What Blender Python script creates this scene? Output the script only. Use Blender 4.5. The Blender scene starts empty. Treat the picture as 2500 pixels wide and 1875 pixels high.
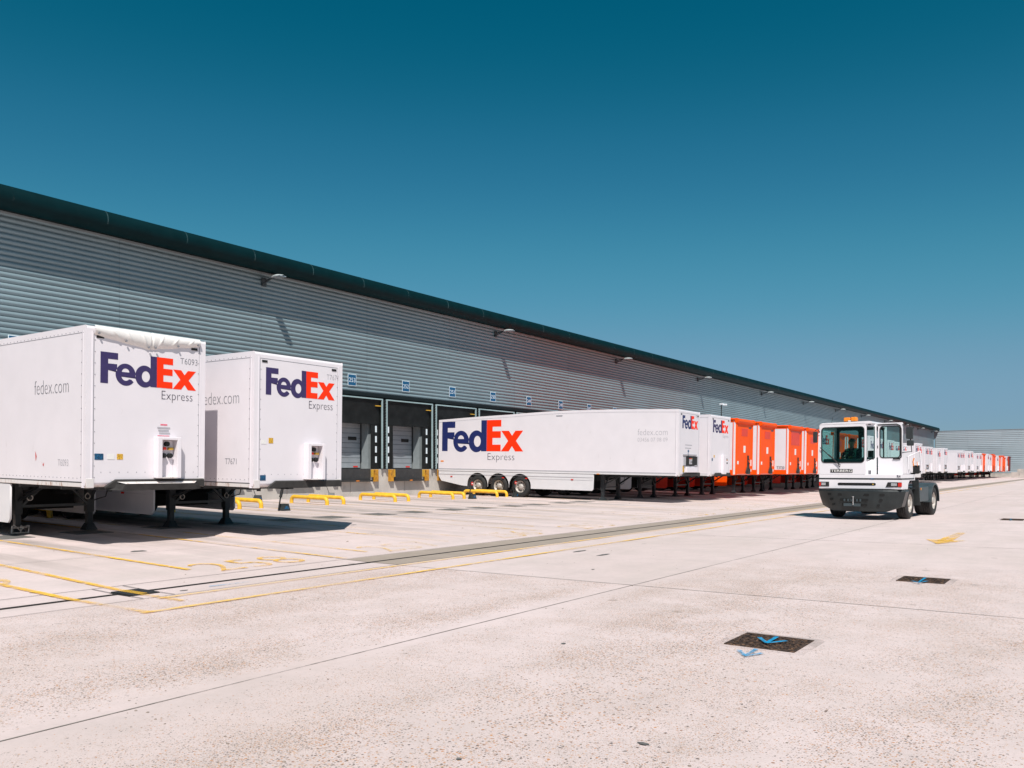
import bpy, bmesh, math, random
from mathutils import Vector, Matrix
random.seed(7)
S = bpy.context.scene
C = S.collection
R = math.radians
CAMH = 1.6
def gz(x):
    return .017*(-10.2-x) if x < -10.2 else .006*(min(x, 15)+10.2)

# ------------------------------------------------------------------ materials
def node(nt, t, **k):
    n = nt.nodes.new(t)
    for a, v in k.items(): setattr(n, a, v)
    return n
def mat(name, col, rough=.5, metal=0, spec=.5, noise=None, bump=0, bscale=40, dirt=None, wear=None, transp=None):
    """noise=(scale, amount) value variation; dirt=(colour, scale, threshold) blotches; wear=(scale, threshold) lets the paint show gaps"""
    m = bpy.data.materials.new(name); m.use_nodes = True
    nt = m.node_tree; b = nt.nodes['Principled BSDF']
    b.inputs['Base Color'].default_value = (*col, 1); b.inputs['Roughness'].default_value = rough
    b.inputs['Metallic'].default_value = metal; b.inputs['Specular IOR Level'].default_value = spec
    tc = node(nt, 'ShaderNodeTexCoord')
    L = nt.links.new
    out = None
    if noise:
        n = node(nt, 'ShaderNodeTexNoise'); n.inputs['Scale'].default_value = noise[0]; n.inputs['Detail'].default_value = 6
        L(tc.outputs['Object'], n.inputs['Vector'])
        r = node(nt, 'ShaderNodeMapRange'); r.inputs['From Min'].default_value = .3; r.inputs['From Max'].default_value = .7
        r.inputs['To Min'].default_value = 1-noise[1]; r.inputs['To Max'].default_value = 1+noise[1]*.5
        L(n.outputs['Fac'], r.inputs['Value'])
        v = node(nt, 'ShaderNodeVectorMath', operation='SCALE'); v.inputs[0].default_value = col
        L(r.outputs['Result'], v.inputs['Scale']); out = v.outputs['Vector']
    if dirt:
        n = node(nt, 'ShaderNodeTexNoise'); n.inputs['Scale'].default_value = dirt[1]; n.inputs['Detail'].default_value = 8
        n.inputs['Roughness'].default_value = .7
        mp = node(nt, 'ShaderNodeMapping'); mp.inputs['Scale'].default_value = (1, 1, .35); L(tc.outputs['Object'], mp.inputs['Vector'])
        L(mp.outputs['Vector'], n.inputs['Vector'])
        r = node(nt, 'ShaderNodeMapRange'); r.inputs['From Min'].default_value = dirt[2]; r.inputs['From Max'].default_value = dirt[2]+.15
        r.inputs['To Max'].default_value = dirt[3] if len(dirt) > 3 else .7
        L(n.outputs['Fac'], r.inputs['Value'])
        mx = node(nt, 'ShaderNodeMix', data_type='RGBA'); L(r.outputs['Result'], mx.inputs['Factor'])
        if out: L(out, mx.inputs['A'])
        else: mx.inputs['A'].default_value = (*col, 1)
        mx.inputs['B'].default_value = (*dirt[0], 1); out = mx.outputs['Result']
    if out: L(out, b.inputs['Base Color'])
    if bump:
        n = node(nt, 'ShaderNodeTexNoise'); n.inputs['Scale'].default_value = bscale; n.inputs['Detail'].default_value = 4
        L(tc.outputs['Object'], n.inputs['Vector'])
        bp = node(nt, 'ShaderNodeBump'); bp.inputs['Strength'].default_value = bump; bp.inputs['Distance'].default_value = .02
        L(n.outputs['Fac'], bp.inputs['Height']); L(bp.outputs['Normal'], b.inputs['Normal'])
    if wear or transp:
        o = nt.nodes['Material Output']; ms = node(nt, 'ShaderNodeMixShader'); tr = node(nt, 'ShaderNodeBsdfTransparent')
        if wear:
            n = node(nt, 'ShaderNodeTexNoise'); n.inputs['Scale'].default_value = wear[0]; n.inputs['Detail'].default_value = 9
            n.inputs['Roughness'].default_value = .75
            L(tc.outputs['Object'], n.inputs['Vector'])
            n2 = node(nt, 'ShaderNodeTexNoise'); n2.inputs['Scale'].default_value = .45; n2.inputs['Detail'].default_value = 3
            L(tc.outputs['Object'], n2.inputs['Vector'])
            ad = node(nt, 'ShaderNodeMath', operation='ADD'); L(n.outputs['Fac'], ad.inputs[0]); L(n2.outputs['Fac'], ad.inputs[1])
            r = node(nt, 'ShaderNodeMapRange'); r.inputs['From Min'].default_value = wear[1]; r.inputs['From Max'].default_value = wear[1]+.28
            r.inputs['To Min'].default_value = 1; r.inputs['To Max'].default_value = wear[2] if len(wear) > 2 else .12
            L(ad.outputs[0], r.inputs['Value'])
            L(r.outputs['Result'], ms.inputs[0])
        else:
            ms.inputs[0].default_value = 1-transp[0]; tr.inputs[0].default_value = (*transp[1], 1)
        L(tr.outputs[0], ms.inputs[1]); L(b.outputs[0], ms.inputs[2]); L(ms.outputs[0], o.inputs['Surface'])
    return m

M = dict(
 white=mat('trailer_white', (.75, .70, .725), .38, noise=(1.6, .035), dirt=((.42, .37, .34), 2.3, .62, .38)),
 whitepost=mat('post_white', (.78, .725, .755), .35, noise=(3, .03), dirt=((.38, .33, .30), 3.5, .63, .5)),
 skirt=mat('skirt_white', (.68, .66, .67), .42, noise=(2, .05), dirt=((.40, .38, .36), 3, .62, .5)),
 rust=mat('rusty_white', (.66, .62, .60), .6, dirt=((.30, .12, .05), 9, .53, .85)),
 tarp=mat('tarp_white', (.76, .73, .70), .5, noise=(7, .05), bump=.25, bscale=9),
 purple=mat('letter_purple', (.040, .026, .105), .45, noise=(12, .12)),
 navy=mat('letter_navy', (.013, .022, .115), .45, noise=(12, .10)),
 red=mat('letter_red', (.95, .036, .003), .5, spec=.2, noise=(12, .05)),
 grey=mat('letter_grey', (.22, .22, .24), .5, noise=(15, .1)),
 lgrey=mat('letter_pale_grey', (.42, .405, .43), .5, noise=(15, .1)),
 ink=mat('letter_ink', (.07, .06, .08), .5, noise=(15, .1)),
 orange=mat('trailer_orange', (.92, .088, .002), .5, spec=.18, noise=(2, .06), dirt=((.40, .09, .03), 3, .64, .6)),
 orangered=mat('panel_red', (.72, .035, .008), .4, noise=(3, .1)),
 redtank=mat('skirt_red', (.80, .045, .02), .4, noise=(3, .15), dirt=((.2, .03, .02), 3, .6, .5)),
 darkred=mat('dark_red', (.14, .012, .015), .5, noise=(3, .15)),
 chassis=mat('chassis_black', (.018, .022, .025), .55, noise=(6, .3), dirt=((.07, .06, .05), 8, .6, .6)),
 rubber=mat('rubber', (.022, .021, .021), .8, noise=(14, .3), dirt=((.075, .065, .055), 6, .55, .6)),
 rim=mat('wheel_rim', (.52, .48, .44), .5, metal=.2, noise=(10, .2), dirt=((.22, .15, .10), 14, .5, .7)),
 dark=mat('dark_recess', (.012, .012, .012), .7, noise=(10, .2)),
 plate=mat('bent_plate', (.045, .042, .040), .7, spec=.2, noise=(5, .3), dirt=((.14, .12, .10), 7, .62, .6)),
 chrome=mat('bright_steel', (.65, .65, .65), .25, metal=.9, noise=(10, .1)),
 amber=mat('amber', (.85, .25, .02), .3, noise=(20, .1)),
 lampred=mat('lamp_red', (.6, .02, .01), .25, noise=(20, .1)),
 glassc=mat('lamp_glass', (.55, .56, .58), .15, metal=.5, noise=(60, .4)),
 blue=mat('sticker_blue', (.008, .09, .20), .4, noise=(40, .9)),
 yellowst=mat('sticker_yellow', (.70, .40, .04), .45, noise=(60, .7)),
 paper=mat('sticker_white', (.8, .77, .74), .5, noise=(90, .12)),
 pinktext=mat('letter_pink', (.75, .16, .22), .5, noise=(30, .2)),
 yellow=mat('guide_yellow', (.84, .48, .04), .5, spec=.3, noise=(5, .15), dirt=((.20, .14, .08), 9, .57, .85)),
 clad=None, clad2=None, bracket=mat('lamp_bracket', (.05, .06, .065), .6, noise=(6, .2)), lamphead=mat('lamp_head', (.42, .46, .46), .45, noise=(6, .2)),
 trim=mat('pale_trim', (.32, .40, .42), .4, noise=(4, .08)),
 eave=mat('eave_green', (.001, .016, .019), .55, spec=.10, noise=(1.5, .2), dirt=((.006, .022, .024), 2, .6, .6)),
 soffit=None,
 band=mat('drip_band', (.012, .018, .020), .6, spec=.15, noise=(2, .2)),
 dockblack=mat('dock_curtain', (.012, .0135, .014), .7, spec=.2, noise=(2.5, .4), dirt=((.035, .037, .037), 1.6, .6, .6), bump=.3, bscale=3),
 dockdoor=None,
 frame=mat('dock_frame', (.30, .40, .41), .4, noise=(5, .08)),
 jamb=mat('dock_jamb', (.24, .27, .28), .5, noise=(5, .1)),
 leveller=mat('dock_leveller', (.035, .036, .038), .6, noise=(5, .3), dirt=((.12, .10, .08), 6, .6, .6)),
 wallconc=mat('wall_concrete', (.50, .465, .425), .85, noise=(1.3, .18), dirt=((.20, .19, .17), 1.2, .56, .65), bump=.15),
 buffer=mat('buffer_yellow', (.52, .24, .015), .55, noise=(9, .3), dirt=((.10, .06, .03), 9, .52, .85)),
 bufblack=mat('buffer_black', (.03, .03, .03), .7, noise=(9, .3)),
 sign=mat('sign_blue', (.006, .085, .19), .4, noise=(4, .06)),
 signwhite=mat('sign_white', (.72, .80, .84), .4, noise=(20, .05)),
 roadyellow=mat('road_yellow', (.88, .50, .045), .8, noise=(10, .08), wear=(9, .83, .10)),
 roadyellowold=mat('road_yellow_worn', (.88, .53, .09), .8, noise=(10, .08), wear=(9, .72, .15)),
 roadyellowmid=mat('road_yellow_mid', (.88, .54, .10), .8, noise=(10, .08), wear=(9, .80, .30)),
 roadblue=mat('spray_blue', (.01, .34, .64), .8, spec=.1, noise=(10, .25), wear=(30, .90, .15)),
 joint=mat('joint_seal', (.27, .235, .21), .9, noise=(6, .3), wear=(5, .95, .25)),
 jointdark=mat('drain_slot', (.020, .016, .014), .9, noise=(12, .3)),
 newconc=mat('drain_concrete', (.35, .285, .235), .85, noise=(2.5, .10), dirt=((.28, .25, .22), 30, .55, .5)),
 iron=mat('cast_iron', (.060, .040, .032), .7, spec=.2, noise=(30, .7), dirt=((.30, .17, .10), 22, .50, .75), bump=1, bscale=60),
 steelplate=mat('steel_plate', (.17, .16, .15), .7, noise=(6, .35), dirt=((.07, .065, .06), 4, .5, .7)),
 hole=mat('slot_dark', (.006, .006, .006), .9, noise=(5, .2)),
 cabwhite=mat('cab_white', (.80, .76, .78), .25, noise=(2, .02)),
 cabdark=mat('cab_black', (.030, .035, .036), .42, noise=(8, .25), dirt=((.10, .10, .095), 5, .6, .6)),
 bumper=mat('bumper_black', (.021, .026, .027), .36, spec=.4, noise=(3, .3), dirt=((.07, .06, .05), 5, .66, .6)),
 deck=mat('deck_grey', (.045, .062, .070), .45, noise=(5, .2), dirt=((.13, .12, .10), 5, .62, .6)),
 interior=mat('cab_interior', (.03, .045, .05), .7, noise=(5, .2)),
 glass=mat('cab_glass', (.02, .05, .05), .04, transp=(.93, (.50, .72, .70)), spec=.5),
 glassdoor=mat('door_glass', (.02, .05, .05), .04, transp=(.95, (.74, .90, .88)), spec=.4),
 skin=mat('skin', (.42, .24, .16), .6, noise=(20, .1)),
 hair=mat('hair', (.10, .09, .085), .8, noise=(60, .3)),
 cloth=mat('cloth_dark', (.02, .025, .035), .85, noise=(20, .3)),
 hivis=mat('vest_green', (.16, .42, .26), .8, noise=(20, .15)),
 glove=mat('glove_tan', (.62, .36, .10), .7, noise=(20, .1)),
 pebble=mat('pebble', (.30, .24, .20), .9, noise=(20, .4)),
)
def corrugate_mat(name, col, rough, metal):
    m = mat(name, col, rough, metal, noise=(.5, .06)); nt = m.node_tree; b = nt.nodes['Principled BSDF']; L = nt.links.new
    # sheet ends every six metres along the wall and slight sheet to sheet tone
    tc = node(nt, 'ShaderNodeTexCoord'); sp = node(nt, 'ShaderNodeSeparateXYZ'); L(tc.outputs['Object'], sp.inputs[0])
    ad = node(nt, 'ShaderNodeMath', operation='ADD'); L(sp.outputs[0], ad.inputs[0]); L(sp.outputs[1], ad.inputs[1])
    dv = node(nt, 'ShaderNodeMath', operation='DIVIDE'); dv.inputs[1].default_value = 6.2; L(ad.outputs[0], dv.inputs[0])
    fl = node(nt, 'ShaderNodeMath', operation='FLOOR'); L(dv.outputs[0], fl.inputs[0])
    zr = node(nt, 'ShaderNodeMath', operation='DIVIDE'); zr.inputs[1].default_value = .95; L(sp.outputs[2], zr.inputs[0])
    zf = node(nt, 'ShaderNodeMath', operation='FLOOR'); L(zr.outputs[0], zf.inputs[0])
    cb = node(nt, 'ShaderNodeCombineXYZ'); L(fl.outputs[0], cb.inputs[0]); L(zf.outputs[0], cb.inputs[1])
    wn = node(nt, 'ShaderNodeTexWhiteNoise'); L(cb.outputs[0], wn.inputs['Vector'])
    r = node(nt, 'ShaderNodeMapRange'); r.inputs['To Min'].default_value = .93; r.inputs['To Max'].default_value = 1.04; L(wn.outputs['Value'], r.inputs['Value'])
    fr = node(nt, 'ShaderNodeMath', operation='FRACT'); L(dv.outputs[0], fr.inputs[0])
    lt = node(nt, 'ShaderNodeMath', operation='LESS_THAN'); lt.inputs[1].default_value = .0035; L(fr.outputs[0], lt.inputs[0])
    mu = node(nt, 'ShaderNodeMath', operation='MULTIPLY_ADD'); mu.inputs[1].default_value = -.35; L(lt.outputs[0], mu.inputs[0]); L(r.outputs['Result'], mu.inputs[2])
    src = b.inputs['Base Color'].links[0].from_socket
    v = node(nt, 'ShaderNodeVectorMath', operation='SCALE'); L(src, v.inputs[0]); L(mu.outputs[0], v.inputs['Scale']); L(v.outputs['Vector'], b.inputs['Base Color'])
    return m
M['clad'] = corrugate_mat('cladding', (.190, .255, .280), .45, .0)
M['clad2'] = corrugate_mat('far_cladding', (.31, .37, .40), .55, .0)
def wave_mat(name, col, axis, scale, strength, rough=.5, metal=0, spec=.3):
    m = mat(name, col, rough, metal, spec, noise=(1.2, .12)); nt = m.node_tree; b = nt.nodes['Principled BSDF']
    tc = node(nt, 'ShaderNodeTexCoord'); w = node(nt, 'ShaderNodeTexWave', bands_direction=axis); w.inputs['Scale'].default_value = scale
    w.wave_profile = 'SAW' if axis == 'Z' else 'SIN'
    bp = node(nt, 'ShaderNodeBump'); bp.inputs['Strength'].default_value = strength; bp.inputs['Distance'].default_value = .03
    nt.links.new(tc.outputs['Object'], w.inputs['Vector']); nt.links.new(w.outputs['Fac'], bp.inputs['Height']); nt.links.new(bp.outputs['Normal'], b.inputs['Normal'])
    return m
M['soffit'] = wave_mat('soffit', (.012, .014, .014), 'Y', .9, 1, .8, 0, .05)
M['dockdoor'] = wave_mat('dock_door', (.30, .33, .36), 'Z', .75, .9, .4, .1)

def ground_material():
    m = bpy.data.materials.new('yard_concrete'); m.use_nodes = True; nt = m.node_tree; L = nt.links.new
    b = nt.nodes['Principled BSDF']; b.inputs['Roughness'].default_value = .88; b.inputs['Specular IOR Level'].default_value = .25
    tc = node(nt, 'ShaderNodeTexCoord'); sp = node(nt, 'ShaderNodeSeparateXYZ'); L(tc.outputs['Object'], sp.inputs[0])
    def mth(op, a, bb=None, c=None):
        n = node(nt, 'ShaderNodeMath', operation=op)
        for i, v in enumerate((a, bb, c)):
            if v is None: continue
            if isinstance(v, (int, float)): n.inputs[i].default_value = v
            else: L(v, n.inputs[i])
        return n.outputs[0]
    def rng(v, a, bb, c=0, d=1):
        n = node(nt, 'ShaderNodeMapRange'); L(v, n.inputs['Value'])
        for k, x in zip(('From Min', 'From Max', 'To Min', 'To Max'), (a, bb, c, d)): n.inputs[k].default_value = x
        return n.outputs['Result']
    def noise(s, d=4, vec=None, rough=.5):
        n = node(nt, 'ShaderNodeTexNoise'); n.inputs['Scale'].default_value = s; n.inputs['Detail'].default_value = d; n.inputs['Roughness'].default_value = rough
        L(vec or tc.outputs['Object'], n.inputs['Vector']); return n.outputs['Fac']
    def mixc(f, a, bb):
        n = node(nt, 'ShaderNodeMix', data_type='RGBA')
        if isinstance(f, (int, float)): n.inputs['Factor'].default_value = f
        else: L(f, n.inputs['Factor'])
        for k, v in (('A', a), ('B', bb)):
            if isinstance(v, tuple): n.inputs[k].default_value = (*v, 1)
            else: L(v, n.inputs[k])
        return n.outputs['Result']
    x, y = sp.outputs[0], sp.outputs[1]
    def stretched(sx, sy, s, d=4, rough=.6):
        mp = node(nt, 'ShaderNodeMapping'); mp.inputs['Scale'].default_value = (sx, sy, 1); L(tc.outputs['Object'], mp.inputs['Vector'])
        return noise(s, d, mp.outputs['Vector'], rough)
    # zones
    camside = mth('GREATER_THAN', x, -9.62)
    nearcell = mth('LESS_THAN', y, 9.95)
    rightcell = mth('MULTIPLY', mth('GREATER_THAN', x, -5.15), rng(mth('ADD', y, mth('MULTIPLY', noise(.35, 3), 5)), 15, 18, 1, 0))
    zone = mth('MULTIPLY', camside, mth('MAXIMUM', nearcell, rightcell))
    # base tone
    n1 = noise(.22, 5); n2 = noise(1.7, 6); n3 = noise(14, 5)
    col = mixc(rng(n1, .38, .62), (.675, .553, .535), (.620, .505, .478))
    col = mixc(rng(n2, .42, .72, 0, .35), col, (.47, .395, .37))
    col = mixc(rng(n3, .45, .75, 0, .22), col, (.44, .37, .34))
    fx = mth('FLOOR', mth('DIVIDE', mth('ADD', x, 5.15), 4.9)); fy = mth('FLOOR', mth('DIVIDE', mth('SUBTRACT', y, .95), 8.9))
    cb = node(nt, 'ShaderNodeCombineXYZ'); L(fx, cb.inputs[0]); L(fy, cb.inputs[1]); wn = node(nt, 'ShaderNodeTexWhiteNoise'); L(cb.outputs[0], wn.inputs['Vector'])
    col = mixc(rng(wn.outputs['Value'], .3, 1, 0, .14), col, (.47, .40, .375))
    # brushed smooth concrete streaks running along the yard
    col = mixc(mth('MULTIPLY', rng(stretched(1, .12, 1.6, 6), .45, .7, 0, .30), mth('SUBTRACT', 1, zone)), col, (.46, .405, .365))
    # tyre dirt on the dock side, streaks toward the wall
    dock = rng(x, -11, -17, 0, 1)
    col = mixc(mth('MULTIPLY', rng(stretched(.10, 1.3, 1.0, 6, .65), .47, .72, 0, .85), dock), col, (.25, .215, .19))
    # darker wheel tracks between the bay lines
    bay = mth('FRACT', mth('DIVIDE', mth('ADD', y, .6), 3.72))
    tr = mth('MULTIPLY', rng(mth('ABSOLUTE', mth('SUBTRACT', bay, .5)), .0, .13, 1, 0), rng(x, -15, -19, 0, .8))
    col = mixc(mth('MULTIPLY', tr, rng(n2, .3, .6, .4, 1)), col, (.26, .225, .195))
    # oil drips
    vo = node(nt, 'ShaderNodeTexVoronoi'); vo.inputs['Scale'].default_value = .9; L(tc.outputs['Object'], vo.inputs['Vector'])
    col = mixc(mth('MULTIPLY', mth('LESS_THAN', mth('ADD', vo.outputs['Distance'], mth('MULTIPLY', n3, .06)), .085), .45), col, (.20, .17, .15))
    # exposed aggregate
    clump = rng(noise(1.1, 5, None, .65), .36, .66)
    lane = rng(stretched(.5, .16, 1.2, 4), .36, .62)
    dens = mth('MULTIPLY', mth('ADD', .16, clump), mth('ADD', .55, lane))
    smoothedge = mth('MINIMUM', rng(mth('ABSOLUTE', mth('ADD', x, 5.15)), .10, .45), 1)
    def specks(scale, size, keep, ramp, amt):
        nonlocal col
        mp = node(nt, 'ShaderNodeMapping'); mp.inputs['Scale'].default_value = (1.0, 1.0, 1.0); L(tc.outputs['Object'], mp.inputs['Vector'])
        v = node(nt, 'ShaderNodeTexVoronoi'); v.inputs['Scale'].default_value = scale; L(mp.outputs['Vector'], v.inputs['Vector'])
        cs = node(nt, 'ShaderNodeSeparateColor'); L(v.outputs['Color'], cs.inputs[0])
        cr = node(nt, 'ShaderNodeValToRGB'); cr.color_ramp.interpolation = 'CONSTANT'
        e = cr.color_ramp.elements
        while len(e) > 1: e.remove(e[-1])
        e[0].position = 0; e[0].color = (*ramp[0], 1)
        for i, c in enumerate(ramp[1:]):
            q = e.new((i+1)/len(ramp)); q.color = (*c, 1)
        L(cs.outputs[1], cr.inputs[0])
        k = mth('LESS_THAN', cs.outputs[0], mth('MULTIPLY', mth('MULTIPLY', dens, smoothedge), keep))
        sz = mth('MULTIPLY', mth('ADD', .45, cs.outputs[2]), size)
        f = mth('MULTIPLY', mth('MULTIPLY', k, mth('LESS_THAN', v.outputs['Distance'], sz)), mth('MULTIPLY', zone, amt))
        col = mixc(f, col, cr.outputs[0])
    warm = [(.42, .22, .12), (.30, .20, .14), (.52, .38, .30), (.22, .19, .17), (.36, .30, .26), (.46, .26, .16), (.28, .24, .22), (.62, .58, .55)]
    specks(95, .40, .62, warm, .55)
    specks(66, .36, .72, [(.45, .19, .07), (.16, .13, .12), (.30, .17, .10), (.52, .30, .16), (.10, .085, .08), (.34, .28, .24)], .85)
    specks(40, .29, .15, [(.07, .055, .05), (.50, .20, .06), (.10, .08, .07), (.28, .13, .07)], .9)
    specks(170, .43, .7, warm, .40)
    col = mixc(mth('MULTIPLY', mth('MULTIPLY', rng(stretched(.35, .9, .9, 5), .5, .75, 0, .22), clump), zone), col, (.52, .38, .31))
    L(col, b.inputs['Base Color'])
    bp = node(nt, 'ShaderNodeBump'); bp.inputs['Strength'].default_value = .25; bp.inputs['Distance'].default_value = .01
    L(noise(38, 6), bp.inputs['Height']); L(bp.outputs['Normal'], b.inputs['Normal'])
    return m
M['ground'] = ground_material()

# ------------------------------------------------------------------ mesh builder
class MB:
    def __init__(s): s.v = []; s.f = []; s.sm = []
    def add(s, vs, fs, smooth=False):
        o = len(s.v); s.v += [tuple(v) for v in vs]
        for f in fs: s.f.append(tuple(i+o for i in f)); s.sm.append(smooth)
        return s
    def box(s, x0, x1, y0, y1, z0, z1):
        x0, x1 = min(x0, x1), max(x0, x1); y0, y1 = min(y0, y1), max(y0, y1); z0, z1 = min(z0, z1), max(z0, z1)
        vs = [(x, y, z) for x in (x0, x1) for y in (y0, y1) for z in (z0, z1)]
        return s.add(vs, [(0, 1, 3, 2), (4, 6, 7, 5), (0, 4, 5, 1), (2, 3, 7, 6), (0, 2, 6, 4), (1, 5, 7, 3)])
    def bar(s, a, b, w, h=None, up=(0, 0, 1)):
        h = h or w; a = Vector(a); b = Vector(b); d = (b-a).normalized(); u = Vector(up)
        if abs(d.dot(u)) > .95: u = Vector((0, 1, 0))
        l = d.cross(u).normalized()*w/2; u = l.cross(d).normalized()*h/2
        vs = [p+q for p in (a, b) for q in (-l-u, l-u, l+u, -l+u)]
        return s.add(vs, [(0, 3, 2, 1), (4, 5, 6, 7), (0, 1, 5, 4), (1, 2, 6, 5), (2, 3, 7, 6), (3, 0, 4, 7)])
    def tube(s, pts, r, n=10, caps=True):
        pts = [Vector(p) for p in pts]; m = len(pts); rs = r if isinstance(r, (list, tuple)) else [r]*m
        vs = []; prev = None
        for i, p in enumerate(pts):
            d = ((pts[min(i+1, m-1)]-p).normalized()+(p-pts[max(i-1, 0)]).normalized()).normalized()
            if prev is None:
                u = Vector((0, 0, 1)) if abs(d.z) < .9 else Vector((1, 0, 0))
            else: u = prev
            l = d.cross(u).normalized(); u = l.cross(d).normalized(); prev = u
            for k in range(n):
                a = 2*math.pi*k/n; vs.append(p+l*math.cos(a)*rs[i]+u*math.sin(a)*rs[i])
        fs = [(i*n+k, i*n+(k+1) % n, (i+1)*n+(k+1) % n, (i+1)*n+k) for i in range(m-1) for k in range(n)]
        s.add(vs, fs, True)
        if caps:
            s.add([vs[k] for k in range(n)], [tuple(range(n))[::-1]]); s.add([vs[(m-1)*n+k] for k in range(n)], [tuple(range(n))])
        return s
    def cyl(s, c, axis, r, h, n=20, r2=None):
        c = Vector(c); ax = {'x': Vector((1, 0, 0)), 'y': Vector((0, 1, 0)), 'z': Vector((0, 0, 1))}[axis]*h
        return s.tube([c-ax/2, c+ax/2], [r, r2 if r2 else r], n)
    def lathe(s, c, axis, prof, n=32):
        """prof: list of (radius, offset along axis)"""
        c = Vector(c); A = {'x': 0, 'y': 1, 'z': 2}[axis]; vs = []
        for r, o in prof:
            for k in range(n):
                a = 2*math.pi*k/n; p = [0, 0, 0]; p[A] = o; p[(A+1) % 3] = r*math.cos(a); p[(A+2) % 3] = r*math.sin(a)
                vs.append(c+Vector(p))
        m = len(prof)
        return s.add(vs, [(i*n+k, i*n+(k+1) % n, (i+1)*n+(k+1) % n, (i+1)*n+k) for i in range(m-1) for k in range(n)], True)
    def prism(s, poly, axis, a, b, smooth=False):
        """poly (u,v) swept along axis between a and b. axis x: (u,v)=(y,z); y: (x,z); z: (x,y)"""
        def P(u, v, w): return {'x': (w, u, v), 'y': (u, w, v), 'z': (u, v, w)}[axis]
        n = len(poly); vs = [P(u, v, a) for u, v in poly]+[P(u, v, b) for u, v in poly]
        s.add(vs, [(i, (i+1) % n, n+(i+1) % n, n+i) for i in range(n)], smooth)
        s.add(vs[:n], [tuple(range(n))[::-1]]); s.add(vs[n:], [tuple(range(n))])
        return s
    def build(s, name, m, parent=None, bevel=0, seg=2):
        me = bpy.data.meshes.new(name); me.from_pydata(s.v, [], s.f)
        bm = bmesh.new(); bm.from_mesh(me)
        bm.faces.ensure_lookup_table()
        for f, k in zip(bm.faces, s.sm): f.smooth = k
        big = [f for f in bm.faces if len(f.verts) > 4]
        if big: bmesh.ops.triangulate(bm, faces=big)
        bmesh.ops.recalc_face_normals(bm, faces=bm.faces)
        bm.to_mesh(me); bm.free()
        return link(name, me, m, parent, bevel, seg)
def link(name, me, m, parent=None, bevel=0, seg=2):
    me.materials.clear(); me.materials.append(M[m] if isinstance(m, str) else m)
    o = bpy.data.objects.new(name, me); C.objects.link(o)
    if parent: o.parent = parent
    if bevel:
        b = o.modifiers.new('bevel', 'BEVEL'); b.width = bevel; b.segments = seg; b.limit_method = 'ANGLE'; b.angle_limit = R(40); b.harden_normals = False
        for p in me.polygons: p.use_smooth = True
        b.harden_normals = True
    return o
def tag(o, label=None, cat=None, group=None, kind=None):
    if label: o['label'] = label
    if cat: o['category'] = cat
    if group: o['group'] = group
    if kind: o['kind'] = kind
    return o
def empty(name, loc, rot=(0, 0, 0)):
    o = bpy.data.objects.new(name, None); C.objects.link(o); o.location = loc; o.rotation_euler = rot; o.empty_display_size = .3
    return o
def copy_tree(o, parent=None):
    c = o.copy(); C.objects.link(c)
    if parent: c.parent = parent
    for ch in list(o.children): copy_tree(ch, c)
    return c

# ------------------------------------------------------------------ flat shapes and lettering
def curve_mesh(splines, thick):
    cu = bpy.data.curves.new('c', 'CURVE'); cu.dimensions = '2D'; cu.fill_mode = 'BOTH'; cu.extrude = thick/2
    for pts in splines:
        sp = cu.splines.new('POLY'); sp.points.add(len(pts)-1); sp.use_cyclic_u = True
        for i, p in enumerate(pts): sp.points[i].co = (p[0], p[1], 0, 1)
    o = bpy.data.objects.new('c', cu); C.objects.link(o)
    me = bpy.data.meshes.new_from_object(o.evaluated_get(bpy.context.evaluated_depsgraph_get()))
    bpy.data.objects.remove(o); bpy.data.curves.remove(cu)
    return me
TXT = {}
def text_mesh(body, thick=.006, offset=0.0):
    k = (body, thick, offset)
    if k in TXT: return TXT[k]
    cu = bpy.data.curves.new('t', 'FONT'); cu.body = body; cu.size = 1; cu.extrude = thick/2; cu.offset = offset; cu.resolution_u = 3
    o = bpy.data.objects.new('t', cu); C.objects.link(o)
    me = bpy.data.meshes.new_from_object(o.evaluated_get(bpy.context.evaluated_depsgraph_get()))
    bpy.data.objects.remove(o); bpy.data.curves.remove(cu)
    TXT[k] = me; return me
def put(me, mode, origin, w=None, h=None, thick=None):
    """returns a copy of a flat mesh fitted to w x h (lower left at origin) on a plane: front (+x), side (-y), ground"""
    xs = [v.co.x for v in me.vertices]; ys = [v.co.y for v in me.vertices]
    x0, y0 = min(xs), min(ys); sx = w/(max(xs)-x0) if w else 1; sy = h/(max(ys)-y0) if h else sx
    m = me.copy()
    for v in m.vertices:
        a, b, t = (v.co.x-x0)*sx, (v.co.y-y0)*sy, v.co.z
        if mode == 'front': v.co = (origin[0]+t, origin[1]+a, origin[2]+b)
        elif mode == 'side': v.co = (origin[0]+a, origin[1]-t, origin[2]+b)
        elif mode == 'ground': v.co = (origin[0]-b, origin[1]+a, gz(origin[0]-b)+origin[2])
    m.update(); return m
def letter(name, body, m, parent, mode, origin, w, h, offset=0.0):
    return link(name, put(text_mesh(body, .002, offset), mode, origin, w, h), m, parent)
def arc(cx, cy, rx, ry, a0, a1, n=20):
    return [(cx+rx*math.cos(R(a0+(a1-a0)*i/n)), cy+ry*math.sin(R(a0+(a1-a0)*i/n))) for i in range(n+1)]
def rrect(x0, y0, x1, y1, r, n=5):
    return arc(x1-r, y1-r, r, r, 0, 90, n)+arc(x0+r, y1-r, r, r, 90, 180, n)+arc(x0+r, y0+r, r, r, 180, 270, n)+arc(x1-r, y0+r, r, r, 270, 360, n)
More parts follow.
